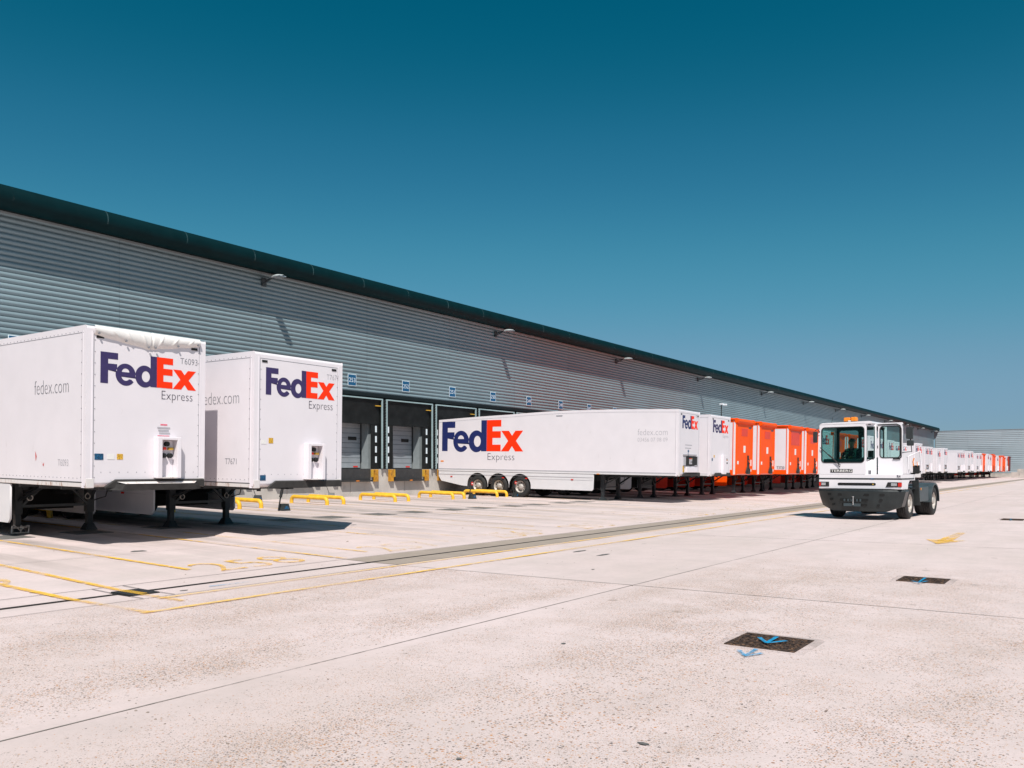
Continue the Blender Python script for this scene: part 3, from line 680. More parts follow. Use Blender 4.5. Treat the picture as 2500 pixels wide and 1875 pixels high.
def make_trailer(tb=1.2, tt=4.15, style='white', skirt='skirt', curved=False, front='box', wheels=True, rivets=False, leg_boot=False, L=13.6, sk=(-4.22, -4.22), skz=.45):
    t = empty('box_trailer', (0, 0, 0)); hw = 1.275
    post = 'whitepost' if style == 'white' else 'orange'
    # body with optional falling roof
    if curved:
        prof = [(0, tb), (0, tt)]+[(-x, tt+.07*math.sin(math.pi*min(1, x/9.0))-(.0 if x < 6 else .26*((x-6)/7.6)**1.6)) for x in (1, 2, 3.5, 5, 6, 7, 8, 9, 10, 11, 12, 13, L)]+[(-L, tb)]
    else: prof = [(0, tb), (0, tt), (-L, tt), (-L, tb)]
    MB().prism(prof, 'y', -hw, hw).build('body', 'white' if style == 'white' else 'white', t, .07 if style == 'white' else .02, 3)
    # corner posts
    for s in (-1, 1): MB().add(*post_section(s, hw, tb-.04, tt-.10)).build('corner_post', post, t)
    if style == 'white':
        # seam under the roof edge, bottom rail
        g = MB(); zz = tt-.145
        if not curved: g.box(-L+.02, -.10, -hw-.003, -hw+.01, zz, zz+.010); g.box(-L+.02, -.10, hw-.01, hw+.003, zz, zz+.010)
        else:
            for (xa, za), (xb, zb) in zip(prof[1:-2], prof[2:-1]):
                g.bar((xa-.02, -hw-.002, za-.13), (xb, -hw-.002, zb-.13), .004, .008)
        g.box(-.002, .003, -hw+.16, hw-.16, zz, zz+.010)
        g.box(-.01, .0035, -hw+.145, -hw+.153, tb+.05, zz); g.box(-.01, .0035, hw-.153, hw-.145, tb+.05, zz)
        g.build('seam', 'grey', t)
        g = MB(); g.box(-L+.02, -.12, -hw-.006, hw+.006, tb-.03, tb+.055)
        r_ = g.build('bottom_rail', 'rust' if rivets else 'skirt', t, .008, 1)
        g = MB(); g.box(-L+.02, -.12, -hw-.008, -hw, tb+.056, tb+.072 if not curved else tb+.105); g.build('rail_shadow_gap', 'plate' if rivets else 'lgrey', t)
    else:
        g = MB(); g.box(-L, -.12, -hw-.012, hw+.012, tb-.03, tb+.24); g.box(-L, -.12, -hw-.012, hw+.012, tt-.20, tt+.005)
        for s in (-1, 1): g.tube([(-.02, s*(hw-.11), tb), (-.02, s*(hw-.11), tt-.15)], .085, 12)
        g.build('rail_orange', 'orange', t, .01, 1)
        g = MB(); g.box(-.10, .018, -hw+.10, hw-.10, tb+.02, tt-.17); g.build('front_panel', 'orange', t, .01, 1)
        g = MB().tube([(.03, -hw-.01, tt-.11), (.03, hw+.01, tt-.11)], .115, 14); g.build('tarp_roll', 'orange', t)
        g = MB().tube([(-.02, -hw-.02, tt-.04), (-1.2, -hw-.02, tt-.04)], .05, 8)
        g.build('roof_tube', 'orange', t)
        for s in (-1, 1): MB().cyl((.03, s*(hw-.08), tt-.11), 'y', .135, .10, 14).build('roll_end', 'orange', t)
    if rivets:
        g = MB(); z = tb+.16
        while z < tt-.2:
            for yy, fx in ((-hw+.17, 1), (hw-.17, 1)): g.cyl((.004, yy, z), 'x', .008, .008, 6)
            g.cyl((-.16, -hw-.003, z), 'y', .009, .008, 6); z += .22
        x = -.3
        while x > -L:
            g.cyl((x, -hw-.003, tb+.14), 'y', .009, .008, 6); g.cyl((x, -hw-.003, tt-.11), 'y', .009, .008, 6); x -= .16
        for k in range(12): g.cyl((.004, -hw+.3+k*.18, tb+.26), 'x', .008, .006, 6)
        g.build('rivets', 'grey', t)
    # front lower plate
    if style == 'white':
        g = MB(); y0 = -hw+.62
        g.add([(.02, -hw+.35, tb-.02), (.02, hw-.04, tb-.02), (.02, hw-.04, tb+.12), (.02, y0-.05, tb+.12), (.06, -hw+.35, tb-.04), (.06, hw-.04, tb-.04), (.06, hw-.04, tb+.10), (.06, y0-.05, tb+.10)],
              [(0, 1, 2, 3), (4, 7, 6, 5), (0, 4, 5, 1), (1, 5, 6, 2), (2, 6, 7, 3), (3, 7, 4, 0)])
        g.build('bent_plate', 'plate', t)
        for s in (-1, 1):
            MB().box(-.06, .012, s*(hw-.17), s*(hw-.01), tb-.045, tb+.14).build('corner_casting', 'rust', t, .01, 1)
            y_ = s*(hw-.27); MB().box(-.02, .010, y_-.07, y_+.07, tt-.225, tt-.175).build('marker_lamp', 'dark', t)
    # coupling box
    if front == 'box':
        b_ = .18
        g = MB(); y0, y1 = .10, .62; z0, z1 = tb+.14, tb+.98
        g.box(0, b_, y0, y0+.10, z0, z1); g.box(0, b_, y1-.09, y1, z0, z1); g.box(0, b_, y0+.1, y1-.09, z1-.06, z1); g.box(0, .02, y0+.1, y1-.09, z0, z1-.06)
        cb = g.build('coupling_box', 'whitepost', t, .012, 1)
        g = MB().box(.02, .17, y0+.10, y1-.09, z0-.005, z0+.02); g.build('rusty_sill', 'rust', cb)
        connectors(cb, .02, (y0+y1)/2, tb+.62)
    elif front == 'wide':
        g = MB(); g.box(-.01, .02, -.72, .98, tb+.42, tb+.86); w_ = g.build('nose_recess', 'dark', t)
        g = MB(); g.box(0, .06, -.78, .80, tb+.90, tb+.95); g.box(.0, .05, -.74, -.52, tb+.44, tb+.84); g.box(.0, .09, -.05, .14, tb+.50, tb+.74); g.box(.0, .05, .62, 1.0, tb+.42, tb+.46); g.box(0, .05, .94, 1.0, tb+.42, tb+.86)
        g.build('recess_bracket', 'lgrey', t)
        g = MB(); g.box(0, .10, -.5, .85, tb+.12, tb+.36); g.build('lower_box', 'whitepost', t, .02, 1)
        MB().box(0.0, .012, -.78, -.6, tb+.14, tb+.42).build('warning_sticker', 'yellowst', t)
        connectors(t, .02, .05, tb+.62, .8)
    elif front == 'tall':
        g = MB(); g.box(0, .16, .02, .42, tb+.05, tb+1.0); g.build('coupling_box', 'whitepost', t, .02, 1)
        g = MB(); g.box(0, .03, .5, .72, tb+.1, tb+.95); g.build('recess', 'lgrey', t)
        connectors(t, .04, .61, tb+.62, .8)
        MB().box(0, .012, -.86, -.76, tb+.86, tb+.98).build('warning_sticker', 'yellowst', t)
    elif front == 'orange':
        g = MB(); g.box(.018, .08, .35, .80, tb+.02, tb+.30); g.box(.018, .06, .45, .62, tb+.3, tb+1.0); g.bar((.05, .2, tb+.1), (.05, .6, tb+.6), .05); g.bar((.05, .75, tb+.15), (.05, .5, tb+.8), .04)
        g.build('coupling_frame', 'plate', t)
        connectors(t, .03, .55, tb+.6, .8)
    # chassis and legs
    g = MB()
    for s in (-1, 1): g.box(-L+.3, -4.3, s*.42, s*.56, tb-.34, tb-.04); g.prism([(-4.3, tb-.34), (-3.7, tb-.15), (-.9, tb-.12), (-.9, tb-.03), (-4.3, tb-.03)], 'y', s*.42, s*.56)
    x = -1.0
    while x > -L: g.box(x, x-.08, -hw+.05, hw-.05, tb-.10, tb-.035); x -= .9
    g.cyl((-1.5, 0, tb-.12), 'z', .05, .12, 10); g.box(-2.4, -.7, -.5, .5, tb-.07, tb-.04)
    g.build('chassis', 'chassis', t)
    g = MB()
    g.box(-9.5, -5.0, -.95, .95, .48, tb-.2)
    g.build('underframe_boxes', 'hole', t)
    lg = -3.95 if style == 'white' else -3.5
    so_ = 0 if style == 'white' else .45
    for s in (-1, 1):
        g = MB(); ly = s*.80
        g.box(lg-.09, lg+.09, ly-.085, ly+.085, .44, tb-.04); l = g.build('landing_leg', 'chassis', t, .012, 1)
        g = MB(); g.box(lg-.065, lg+.065, ly-.06, ly+.06, .10, .44)
        g.add([(lg-.15, ly-.14, .012), (lg+.15, ly-.14, .012), (lg+.15, ly+.14, .012), (lg-.15, ly+.14, .012), (lg-.08, ly-.075, .17), (lg+.08, ly-.075, .17), (lg+.08, ly+.075, .17), (lg-.08, ly+.075, .17)],
              [(0, 1, 2, 3), (4, 7, 6, 5), (0, 4, 5, 1), (1, 5, 6, 2), (2, 6, 7, 3), (3, 7, 4, 0)])
        g.build('foot', 'chassis', l)
        g = MB().bar((lg+.06, ly, .75), (lg+.85, s*.55, tb-.08), .07, .05); g.build('leg_brace', 'chassis', t)
        if leg_boot:
            h = MB(); h.tube([(lg+.25, ly-s*.16, tb-.30)]+[(lg+.25, ly-s*.16+.06*math.cos(R(a)), tb-.38+.06*math.sin(R(a))) for a in range(150, 400, 25)]+[(lg+.25, ly-s*.16, tb-.30)], .012, 6)
            h.build('hook_ring', 'rim', t)
    g = MB(); a = .74
    g.bar((lg, -a, .62), (lg, a, .62), .05, .06); g.bar((lg+.01, -a, tb-.14), (lg+.01, a, tb-.14), .06, .12)
    g.bar((lg+.06, -a, .62), (lg+.06, -.32, tb-.16), .05); g.bar((lg+.06, a, .62), (lg+.06, .32, tb-.16), .05)
    g.build('cross_brace', 'cabdark', t)
    g = MB(); g.tube([(lg+.16, hw-.12, tb-.05), (lg+.16, hw-.12, .95), (lg+.16, hw-.16, .80), (lg+.16, .95, .76), (lg+.14, .85, .72)], .014, 6)
    g.build('hose', 'dark', t)
    # skirts with wheel arches
    wx = (-8.36, -9.67, -10.98)
    for s in (-1, 1):
        zb = skz; k0 = sk[0 if s < 0 else 1]+so_; P = [(k0, tb-.045), (k0, zb+.08), (k0-.08, zb)]
        if wheels:
            for c in wx: P += [(c+.66, zb)] if c == wx[0] else []; P += [(q[0], max(zb, q[1])) for q in arc(c, .56, .655, .62, -8, 188, 14)]
            P += [(-12.0, .50), (-13.35, .72), (-L+.02, tb-.3), (-L+.02, tb-.045)]
        else: P += [(-L+.02, zb+.1), (-L+.02, tb-.045)]
        me = curve_mesh([P], .04); m2 = me.copy()
        for v in m2.vertices: v.co = (v.co.x, s*(hw-.03)+v.co.z, v.co.y)
        sk_ = link('side_skirt', m2, skirt, t)
        if wheels and s < 0 and skirt == 'skirt':
            g = MB(); g.box(-L+.05, -4.25, -hw+.0, -hw-.008, tb-.20, tb-.188); g.box(-7.8, -4.25, -hw, -hw-.006, tb-.32, tb-.314); g.build('skirt_seam', 'lgrey', sk_)
            g = MB()
            for q in (-5.3, -7.9, -9.3, -12.6): g.box(q, q-.13, -hw+.0, -hw-.015, tb-.34, tb-.29)
            g.build('side_markers', 'lampred', sk_)
    if wheels:
        for c in wx:
            for s in (-1, 1): wheel(t, c, s*(hw-.04), .53, s)
        g = MB()
        for c in wx: g.cyl((c, 0, .53), 'y', .07, 1.8, 8); g.box(c-.62, c+.62, -hw+.08, hw-.08, 1.15, min(1.19, tb-.05))
        g.build('axles', 'dark', t)
    return t
def post_section(s, hw, z0, z1):
    """rounded vertical corner post at the nose"""
    r = .13; pts = [(-.15, s*(hw+.004))]+[(-r+(r+.004)*math.sin(R(a)), s*(hw-r+(r+.004)*math.cos(R(a)))) for a in range(0, 91, 10)]+[(.004, s*(hw-.145)), (-.1, s*(hw-.14))]
    n = len(pts); vs = [(x, y, z) for z in (z0, z1) for x, y in pts]
    return vs, [(i, (i+1) % n, n+(i+1) % n, n+i) for i in range(n)], True
def place(t, xf, yc, label, group='trailers backed up to the warehouse'):
    t.location = (xf, yc, gz(xf)); t.rotation_euler = (0, .017, 0); tag(t, label, 'trailer', group)

# T1: nearest
t1 = make_trailer(1.20, 4.27, rivets=True, leg_boot=True, sk=(-3.2, -4.55), skz=.32); place(t1, -15.7, 9.11, 'nearest white box trailer, with a crumpled white tarp along its front top edge')
logo(t1, 'front', (.003, -1.0, 3.19), 2.05, .605, 'purple')
letter('lettering', 'Express', 'ink', t1, 'front', (.003, .27, 2.90), .70, .235, -.018)
letter('lettering', 'T6093', 'grey', t1, 'front', (.003, .68, 3.73), .40, .125, -.014)
letter('lettering', 'fedex.com', 'grey', t1, 'side', (-2.08, -1.2785, 3.01), 1.42, .28, -.020)
letter('lettering', 'T6093', 'lgrey', t1, 'side', (-1.07, -1.2785, 1.57), .42, .13, -.014)
MB().box(.002, .006, -1.10, -.93, 1.70, 1.82).build('blue_sticker', 'blue', t1)
MB().box(.002, .006, -.66, -.54, 1.71, 1.82).build('yellow_sticker', 'yellowst', t1)
g = MB(); g.box(.002, .006, -.85, -.71, 1.71, 1.82); g.build('white_sticker', 'paper', t1)
for k, (s_, m_) in enumerate((('WARNING', 'pinktext'), ('keep clear of the front', 'lgrey'), ('when the unit is moving', 'lgrey'), ('use both air lines', 'pinktext'), ('check the leg pads', 'pinktext'))):
    pass
g = MB()
for k in range(3): g.box(.004, .009, .18+.02*k, .46-.03*(k % 2), 2.36-.055*k, 2.385-.055*k)
g.build('notice_text', 'lgrey', t1)
MB().box(.001, .004, .25, .40, 2.42, 2.45).build('notice_text', 'pinktext', t1)
for k in range(2): MB().box(.001, .004, .19, .45-.05*k, 2.20-.045*k, 2.215-.045*k).build('notice_text', 'pinktext', t1)
g = MB(); g.add([(-2.02, -1.281, 1.86), (-1.96, -1.281, 1.75), (-2.0, -1.281, 1.65)], [(0, 1, 2)]); g.add([(-1.75, -1.281, 1.64), (-1.66, -1.281, 1.55), (-1.64, -1.281, 1.63), (-1.69, -1.281, 1.57)], [(0, 1, 2, 3)])
g.build('torn_sticker', 'lampred', t1)
# bundled tarp
g = MB(); vs = []; NY = 180; NP = 13
for i in range(NY+1):
    u = i/NY; y = -1.13+u*2.24
    drop = .19+(.17*(u/.5) if u < .5 else .17*(1-(u-.5)/.5*1.15))+.012*abs(math.sin(u*math.pi*5))
    for j in range(NP):
        a = j/(NP-1)
        fold = 0
        for (uu, vv, sl) in ((.18, .6, .5), (.30, .8, .35), (.44, .7, .3), (.60, .7, -.3), (.74, .7, -.45), (.90, .6, -.4)):
            q = u-(uu+sl*.22*(a-.5)); fold += .020*math.exp(-(q/.010)**2)*math.sin(math.pi*a)
        cr = -.03*math.exp(-((u-.515)/.006)**2)
        vs.append((-.05+.13*math.sin(math.pi*min(1, .12+a*.86))**.6+fold+cr, y, 4.285-a*drop))
g.add(vs, [(i*NP+j, i*NP+j+1, (i+1)*NP+j+1, (i+1)*NP+j) for i in range(NY) for j in range(NP-1)], True)
tp = g.build('front_tarp', 'tarp', t1)
g = MB()
for u in (.03, .27, .48, .545, .77, .975): MB().cyl((.07, -1.13+u*2.24, 4.285-(.19+(.17*(u/.5) if u < .5 else .17*(1-(u-.5)/.5*1.15)))+.045), 'x', .02, .025, 8).build('tarp_button', 'grey', tp)
g = MB(); g.add([(.02, -.78, 1.225), (.14, -.55, 1.225), (.14, .95, 1.225), (.02, 1.12, 1.225), (.02, -.88, 1.12), (.12, -.62, 1.10), (.12, 1.0, 1.10), (.02, 1.18, 1.12)], [(0, 1, 2, 3), (4, 7, 6, 5), (0, 4, 5, 1), (1, 5, 6, 2), (2, 6, 7, 3), (3, 7, 4, 0)])
g.build('nose_ledge', 'plate', t1)
g = MB(); g.add([(.0, -.78, 1.30), (.145, -.55, 1.232), (.145, .95, 1.232), (.0, 1.12, 1.30)], [(0, 1, 2, 3)]); g.build('ledge_top', 'rust', t1)
g = MB(); fx, fy = -3.95, -.80
for dz in (.04, .16): g.tube([(fx+.17, fy-.18, dz), (fx+.19, fy+.16, dz), (fx-.15, fy+.18, dz)], .018, 6)
for (ax, ay) in ((.17, -.18), (.18, 0), (.19, .16)): g.tube([(fx+ax, fy+ay, .03), (fx+ax-.02, fy+ay+.02, .20)], .016, 6)
g.tube([(fx+.12, fy-.12, .22), (fx+.20, fy-.02, .10), (fx+.17, fy+.15, .20)], .014, 6)
g.build('foot_clamp', 'rim', t1)
# T2
t2 = make_trailer(1.155, 4.12, rivets=True, leg_boot=True, sk=(-3.95, -4.2), skz=.33); place(t2, -15.05, 12.43, 'second white box trailer from the left, beside the nearest one')
logo(t2, 'front', (.003, -.97, 3.19), 2.0, .605, 'purple')
letter('lettering', 'Express', 'ink', t2, 'front', (.003, .25, 2.89), .72, .24, -.018)
letter('lettering', 'T7671', 'lgrey', t2, 'front', (.003, .78, 3.68), .36, .12, -.014)
letter('lettering', 'fedex.com', 'grey', t2, 'side', (-1.95, -1.2785, 2.99), 1.42, .28, -.020)
letter('lettering', 'T7671', 'grey', t2, 'side', (-1.02, -1.2785, 1.63), .42, .13, -.014)
MB().box(.002, .006, -1.10, -.95, 1.28, 1.40).build('blue_sticker', 'blue', t2)
MB().box(.002, .006, -.88, -.76, 2.11, 2.23).build('yellow_sticker', 'yellowst', t2)
MB().box(.002, .006, -1.08, -.94, 2.09, 2.18).build('white_sticker', 'paper', t2)
# T3
t3 = make_trailer(1.27, 4.20, curved=True, front='wide', L=13.55); place(t3, -15.2, 34.82, 'long white trailer with large lettering on its side and wheels showing, mid picture')
t3.rotation_euler.z = R(2.2)
logo(t3, 'side', (-13.32, -1.2785, 2.29), 5.14, 1.55, 'navy')
letter('lettering', 'Express', 'ink', t3, 'side', (-10.34, -1.2785, 1.73), 1.64, .46, -.018)
letter('lettering', 'fedex.com', 'lgrey', t3, 'side', (-1.98, -1.2785, 3.06), 1.45, .28, -.018)
letter('lettering', '03456 07 08 09', 'lgrey', t3, 'side', (-1.98, -1.2785, 2.77), 1.45, .17, -.018)
logo(t3, 'front', (.003, -.88, 3.38), 1.9, .58, 'navy')
letter('lettering', 'T7706', 'lgrey', t3, 'front', (.003, .72, 3.93), .30, .10, -.014)
for k in range(2): MB().box(.001, .004, -.52, .30-.1*k, 2.62-.14*k, 2.655-.14*k).build('notice_text', 'lgrey', t3)
g = MB(); g.cyl((.006, -.13, 2.36), 'x', .07, .008, 12); g.box(.003, .010, -.20, -.06, 2.14, 2.25)
g.build('blue_sticker', 'blue', t3)
MB().box(-6.3, -5.95, -1.284, -1.278, 4.0, 4.04).build('roof_plate', 'grey', t3)
MB().box(-4.05, -3.9, -1.29, -1.27, 1.235, 1.27).build('side_marker', 'amber', t3)
MB().box(-13.4, -13.2, -1.284, -1.278, 1.72, 1.79).build('rear_marker', 'amber', t3)
# T4
t4 = make_trailer(1.25, 4.17, front='tall', wheels=True); place(t4, -15.17, 38.5, 'white box trailer between the long lettered trailer and the first orange one')
logo(t4, 'front', (.003, -1.0, 3.33), 2.0, .60, 'purple')
letter('lettering', 'Express', 'lgrey', t4, 'front', (.003, .28, 3.05), .72, .22, -.018)
MB().box(.004, .010, -1.1, -.98, 1.95, 2.08).build('blue_sticker', 'blue', t4)
# orange ones
def orange_trailer(xf, yc, label, skirt, redbox, number=None, wheels=True, plain=False):
    t = make_trailer(1.27, 4.16, style='orange', skirt=skirt, front='orange', wheels=wheels); place(t, xf, yc, label)
    y0, y1, z0, z1 = redbox
    MB().box(.016, .024, y0, y1, z0, z1).build('red_panel', 'orangered', t)
    g = MB(); g.box(.016, .026, -.12, .16, 2.42, 2.78); g.box(.016, .026, -1.02, -.82, 1.80, 1.97); g.box(.016, .026, .95, 1.15, 1.72, 2.05); g.box(.016, .026, 1.0, 1.12, 1.42, 1.56)
    g.build('white_stickers', 'paper', t)
    MB().box(.016, .024, .62, 1.05, 3.70, 3.78).build('code_plate', 'ink', t)
    if number: letter('lettering', number, 'ink', t, 'side', (-.68, -1.289, 1.55), .46, .17, 0)
    return t
orange_trailer(-15.26, 42.0, 'first orange fronted trailer, right beside the white ones', 'redtank', (-.45, .45, 3.28, 3.68))
orange_trailer(-15.28, 45.7, 'second orange fronted trailer, with yellow streak at its side rail', 'redtank', (-.45, .5, 3.25, 3.66))
o3 = orange_trailer(-15.05, 50.15, 'third orange fronted trailer, with large dark red panel and white side T3720', 'orange', (-.85, .85, 3.0, 3.85), 'T3720')
orange_trailer(-15.05, 53.75, 'fourth orange fronted trailer, just left of the yard tractor', 'redtank', (-.45, .55, 3.2, 3.62))
t6 = make_trailer(1.25, 4.17, front='tall'); place(t6, -15.2, 57.45, 'white trailer seen through the left part of the tractor windscreen')
logo(t6, 'front', (.003, -1.0, 3.25), 2.0, .60, 'purple')
letter('lettering', '5', 'ink', t6, 'side', (-.62, -1.2785, 1.50), .12, .17, 0)
orange_trailer(-15.2, 61.2, 'orange trailer directly behind the driver of the yard tractor', 'redtank', (-.45, .45, 3.2, 3.6), wheels=False)
orange_trailer(-15.2, 64.9, 'orange trailer seen through the right part of the tractor windscreen', 'redtank', (-.45, .45, 3.2, 3.6), wheels=False)
# distant white row: copies of three kinds
pA = make_trailer(1.25, 4.17, front='tall', wheels=False); logo(pA, 'front', (.003, -1.0, 3.3), 2.0, .60, 'purple')
pB = make_trailer(1.25, 4.2, front='box', wheels=False); logo(pB, 'front', (.003, -1.0, 3.2), 2.0, .60, 'purple'); letter('lettering', 'Express', 'lgrey', pB, 'front', (.003, .25, 2.9), .72, .22, -.014)
pC = make_trailer(1.2, 4.10, front='wide', wheels=False); logo(pC, 'front', (.003, -.9, 3.3), 1.9, .56, 'navy')
pO = make_trailer(1.25, 4.14, style='orange', skirt='redtank', front='orange', wheels=False)
MB().box(.016, .024, -.45, .45, 3.2, 3.6).build('red_panel', 'orangered', pO)
used = set()
ORD = ['first', 'second', 'third', 'fourth', 'fifth', 'sixth', 'seventh', 'eighth', 'ninth', 'tenth', 'eleventh', 'twelfth', 'thirteenth', 'fourteenth', 'fifteenth', 'sixteenth', 'seventeenth', 'eighteenth', 'nineteenth', 'twentieth']
def oname(i): return ORD[i] if i < 20 else 'twenty-'+ORD[i-20] if i < 29 else 'thirtieth' if i == 29 else 'thirty-'+ORD[i-30]
gaps = {68.6: 0}
seq = []
for k in range(9, 43):
    yc = 34.75+3.72*k
    kind = 'A' if k % 3 == 0 else ('B' if k % 3 == 1 else 'C')
    if k in (24, 32, 35, 36, 38, 40, 41): kind = 'O' if k != 24 else 'A'
    if k == 22: continue
    seq.append((k, yc, kind))
wi = oi = 0
for k, yc, kind in seq:
    p = {'A': pA, 'B': pB, 'C': pC, 'O': pO}[kind]
    if kind not in used: used.add(kind); t = p
    else: t = copy_tree(p)
    xf = -15.2+random.Random(k).uniform(-.35, .25)
    if kind == 'O': lab = '%s orange trailer counted from the start of the distant row beyond the yard tractor' % oname(oi); oi += 1
    else: lab = '%s white trailer in the distant row beyond the yard tractor, counting from the camera' % oname(wi); wi += 1
    place(t, xf, yc, lab, 'trailers backed up to the warehouse'); t.rotation_euler.z = R(random.Random(k*7).uniform(-.5, .5)); t.scale = (1, 1, random.Random(k*3).choice((.955, .98, 1, 1, 1.02)))
t = make_trailer(1.25, 4.2, style='orange', skirt='darkred', front='orange', wheels=False); place(t, -14.9, 34.75+3.72*42.6, 'dark red trailer at the very end of the distant row')
for ch in t.children:
    if ch.type == 'MESH' and ch.name.split('.')[0] in ('rail_orange', 'front_panel', 'tarp_roll', 'roll_end', 'corner_posts', 'body'):
        ch.data.materials.clear(); ch.data.materials.append(M['darkred'])

# ------------------------------------------------------------------ dock furniture in the yard
def guide(x0, x1, y, label):
    t = MB(); r = .075; h = .26; z0 = gz(x0); z1 = gz(x1)
    pts = [(x0, y, z0)]+[(x0+.0+.16*(1-math.cos(R(a))), y, z0+h-.16+.16*math.sin(R(a))) for a in range(0, 91, 15)]+[(x1-.16*(1-math.sin(R(a))), y, z1+h-.16+.16*math.cos(R(a))) for a in range(0, 91, 15)]+[(x1, y, z1)]
    t.tube(pts, r, 14)
    o = t.build('wheel_guide', 'yellow')
    v0 = Vector((x0, y, z0))
    for v in o.data.vertices: v.co -= v0
    o.location = v0
    return tag(o, label, 'wheel guide', 'yellow tubular wheel guides')
gp = [(1024, 1102, 28.9, 29.72), (883, 964, 25.1, 25.92), (716, 799, 21.35, 22.2), (540, 602, 17.4, 18.3), (1145, 1220, 32.3, 33.1)]
for (a, b, ya, yb), w_ in zip(gp, ('left of the long trailer wheels', 'below the middle of the empty docks', 'right of the leaning chock handle', 'behind the second trailer', 'in front of the long trailer wheels')):
    for y, nm in ((ya, 'nearer'), (yb, 'farther')):
        ex = -.75 if nm == 'nearer' else 0
        guide(-26.3, -24.2, y, '%s yellow wheel guide of the pair %s' % (nm, w_))
for y, nm in ((10.3, 'nearer'), (11.1, 'farther'), (14.0, 'third'), (14.9, 'fourth'), (6.6, 'leftmost')):
    guide(-26.2, -24.2, y, '%s yellow wheel guide half hidden under the two nearest trailers' % nm)
def chock(x, y, label, tall=True, rot=0):
    t = empty('wheel_chock', (x, y, gz(x)), (0, 0, rot)); tag(t, label, 'chock', 'wheel chocks at the docks')
    g = MB(); g.prism([(-.17, 0), (.17, 0), (.09, .24), (-.07, .24)], 'x', -.13, .13); g.build('wedge', 'cabdark', t, .015, 1)
    MB().prism([(-.10, .06), (.10, .06), (.05, .16), (-.04, .16)], 'x', .132, .137).build('wedge_sticker', 'blue', t)
    if tall:
        g = MB(); g.tube([(0, -.24, .02), (0, -.20, .22), (0, -.14, .50)], .024, 8); g.tube([(0, -.15, .46), (0, -.04, .88)], [.05, .045], 8)
        g.tube([(0, -.03, .86), (0, 0, .95), (0, -.04, .98), (0, -.22, .97)], .03, 8); g.build('handle', 'dark', t)
        return t
    g = MB(); g.tube([(-.1, 0, .24), (-.2, .02, .5), (-.32, -.02, .75)], .012, 6); g.build('chain', 'dark', t)
    return t
chock(-22.5, 17.95, 'dark wheel chock with leaning handle standing alone, right below the second trailer front')
for (x, y, lb) in ((-23.9, 29.95, 'black wheel chock with upright handle and round red sign, left of the long trailer wheels'), (-23.75, 33.25, 'wheel chock with handle leaning on the third wheel of the long trailer')):
    t = chock(x, y, lb); MB().cyl((.05, -.07, .72), 'x', .085, .02, 16).build('round_sign', 'lampred', t); MB().box(.061, .064, -.12, -.02, .70, .74).build('sign_bar', 'paper', t)
chock(-28.4, 21.3, 'wheel chock chained to the plinth beneath the near part of the second trailer front', False, .5)
chock(-28.4, 25.3, 'wheel chock chained to the plinth beneath the far corner of the second trailer front', False, .7)

# ------------------------------------------------------------------ yard tractor
TR = (-6.18, 27.35, gz(-6.18)); TH = -.065
tr = empty('yard_tractor', TR, (0, 0, TH)); tag(tr, 'white yard tractor with black bumper, open door and orange beacon driving toward the camera', 'tractor')
def flat(name, splines, thick, m, parent, mode, off):
    """mode 'xz': curve (x,z) at y=off ; 'yz': curve (y,z) at x=off"""
    me = curve_mesh(splines, thick)
    for v in me.vertices:
        a, b, c = v.co
        v.co = (a, off+c, b) if mode == 'xz' else (off+c, a, b)
    return link(name, me, m, parent)
def hx(px): return -1.25+(px-2000.5)*2.5/200.5
# lower body
g = MB(); g.prism([(0, .97), (.72, .97), (.78, 1.12), (.95, 1.24), (1.6, 1.24), (1.6, 1.43), (0.0, 1.43)], 'x', -1.25, 1.25)
body = g.build('body', 'cabwhite', tr, .02, 2)
MB().box(-1.256, 1.256, -.006, 1.5, 1.27, 1.315).build('dark_stripe', 'cabdark', tr)
MB().box(hx(2128), hx(2137), -.012, -.004, 1.275, 1.31).build('blue_lamp', 'blue', tr)
# cab shell
cx0, cx1, cy1, zt = -1.24, .40, 1.62, 3.08
cab = flat('cab', [rrect(cx0, 1.43, cx1-.20, zt-.03, .05), rrect(hx(2007), 1.81, .15, 2.94, .10)], .04, 'cabwhite', tr, 'xz', .02)
g = MB(); g.prism([(-.004, 1.43), (.002, 1.43), (-.004, 1.79)], 'x', -1.2, -1.1)
flat('side_panel', [rrect(.06, 1.43, cy1, zt-.03, .03), rrect(.18, 1.85, cy1-.2, 2.9, .08)], .04, 'cabwhite', cab, 'yz', cx0+.02)
flat('rear_panel', [rrect(cx0, 1.43, cx1, zt-.03, .05), rrect(cx0+.12, 1.85, -.50, 2.9, .08), rrect(-.40, 1.85, cx1-.12, 2.9, .08)], .04, 'interior', cab, 'xz', cy1)
# angled corner at the right with quarter window, built as a frame
g = MB(); q0 = Vector((cx1-.21, .012, 0)); q1 = Vector((cx1, .38, 0))
def qp(u, z): p = q0+(q1-q0)*u; return (p.x, p.y, z)
for (u0, u1, z0, z1) in ((0, 1, 1.43, 1.90), (0, 1, 2.93, 3.05), (0, .14, 1.90, 2.93), (.86, 1, 1.90, 2.93)):
    a, b, c, d = qp(u0, z0), qp(u1, z0), qp(u1, z1), qp(u0, z1); o_ = Vector((-.03, .02, 0))
    vs = [a, b, c, d]+[tuple(Vector(p)+o_) for p in (a, b, c, d)]
    g.add(vs, [(0, 1, 2, 3), (7, 6, 5, 4), (0, 4, 5, 1), (1, 5, 6, 2), (2, 6, 7, 3), (3, 7, 4, 0)])
g.build('corner_pillar', 'cabwhite', cab)
g = MB(); g.add([qp(.12, 1.88), qp(.88, 1.98), qp(.88, 2.95), qp(.12, 2.95)], [(0, 1, 2, 3)]); g.build('quarter_window', 'glassdoor', cab)
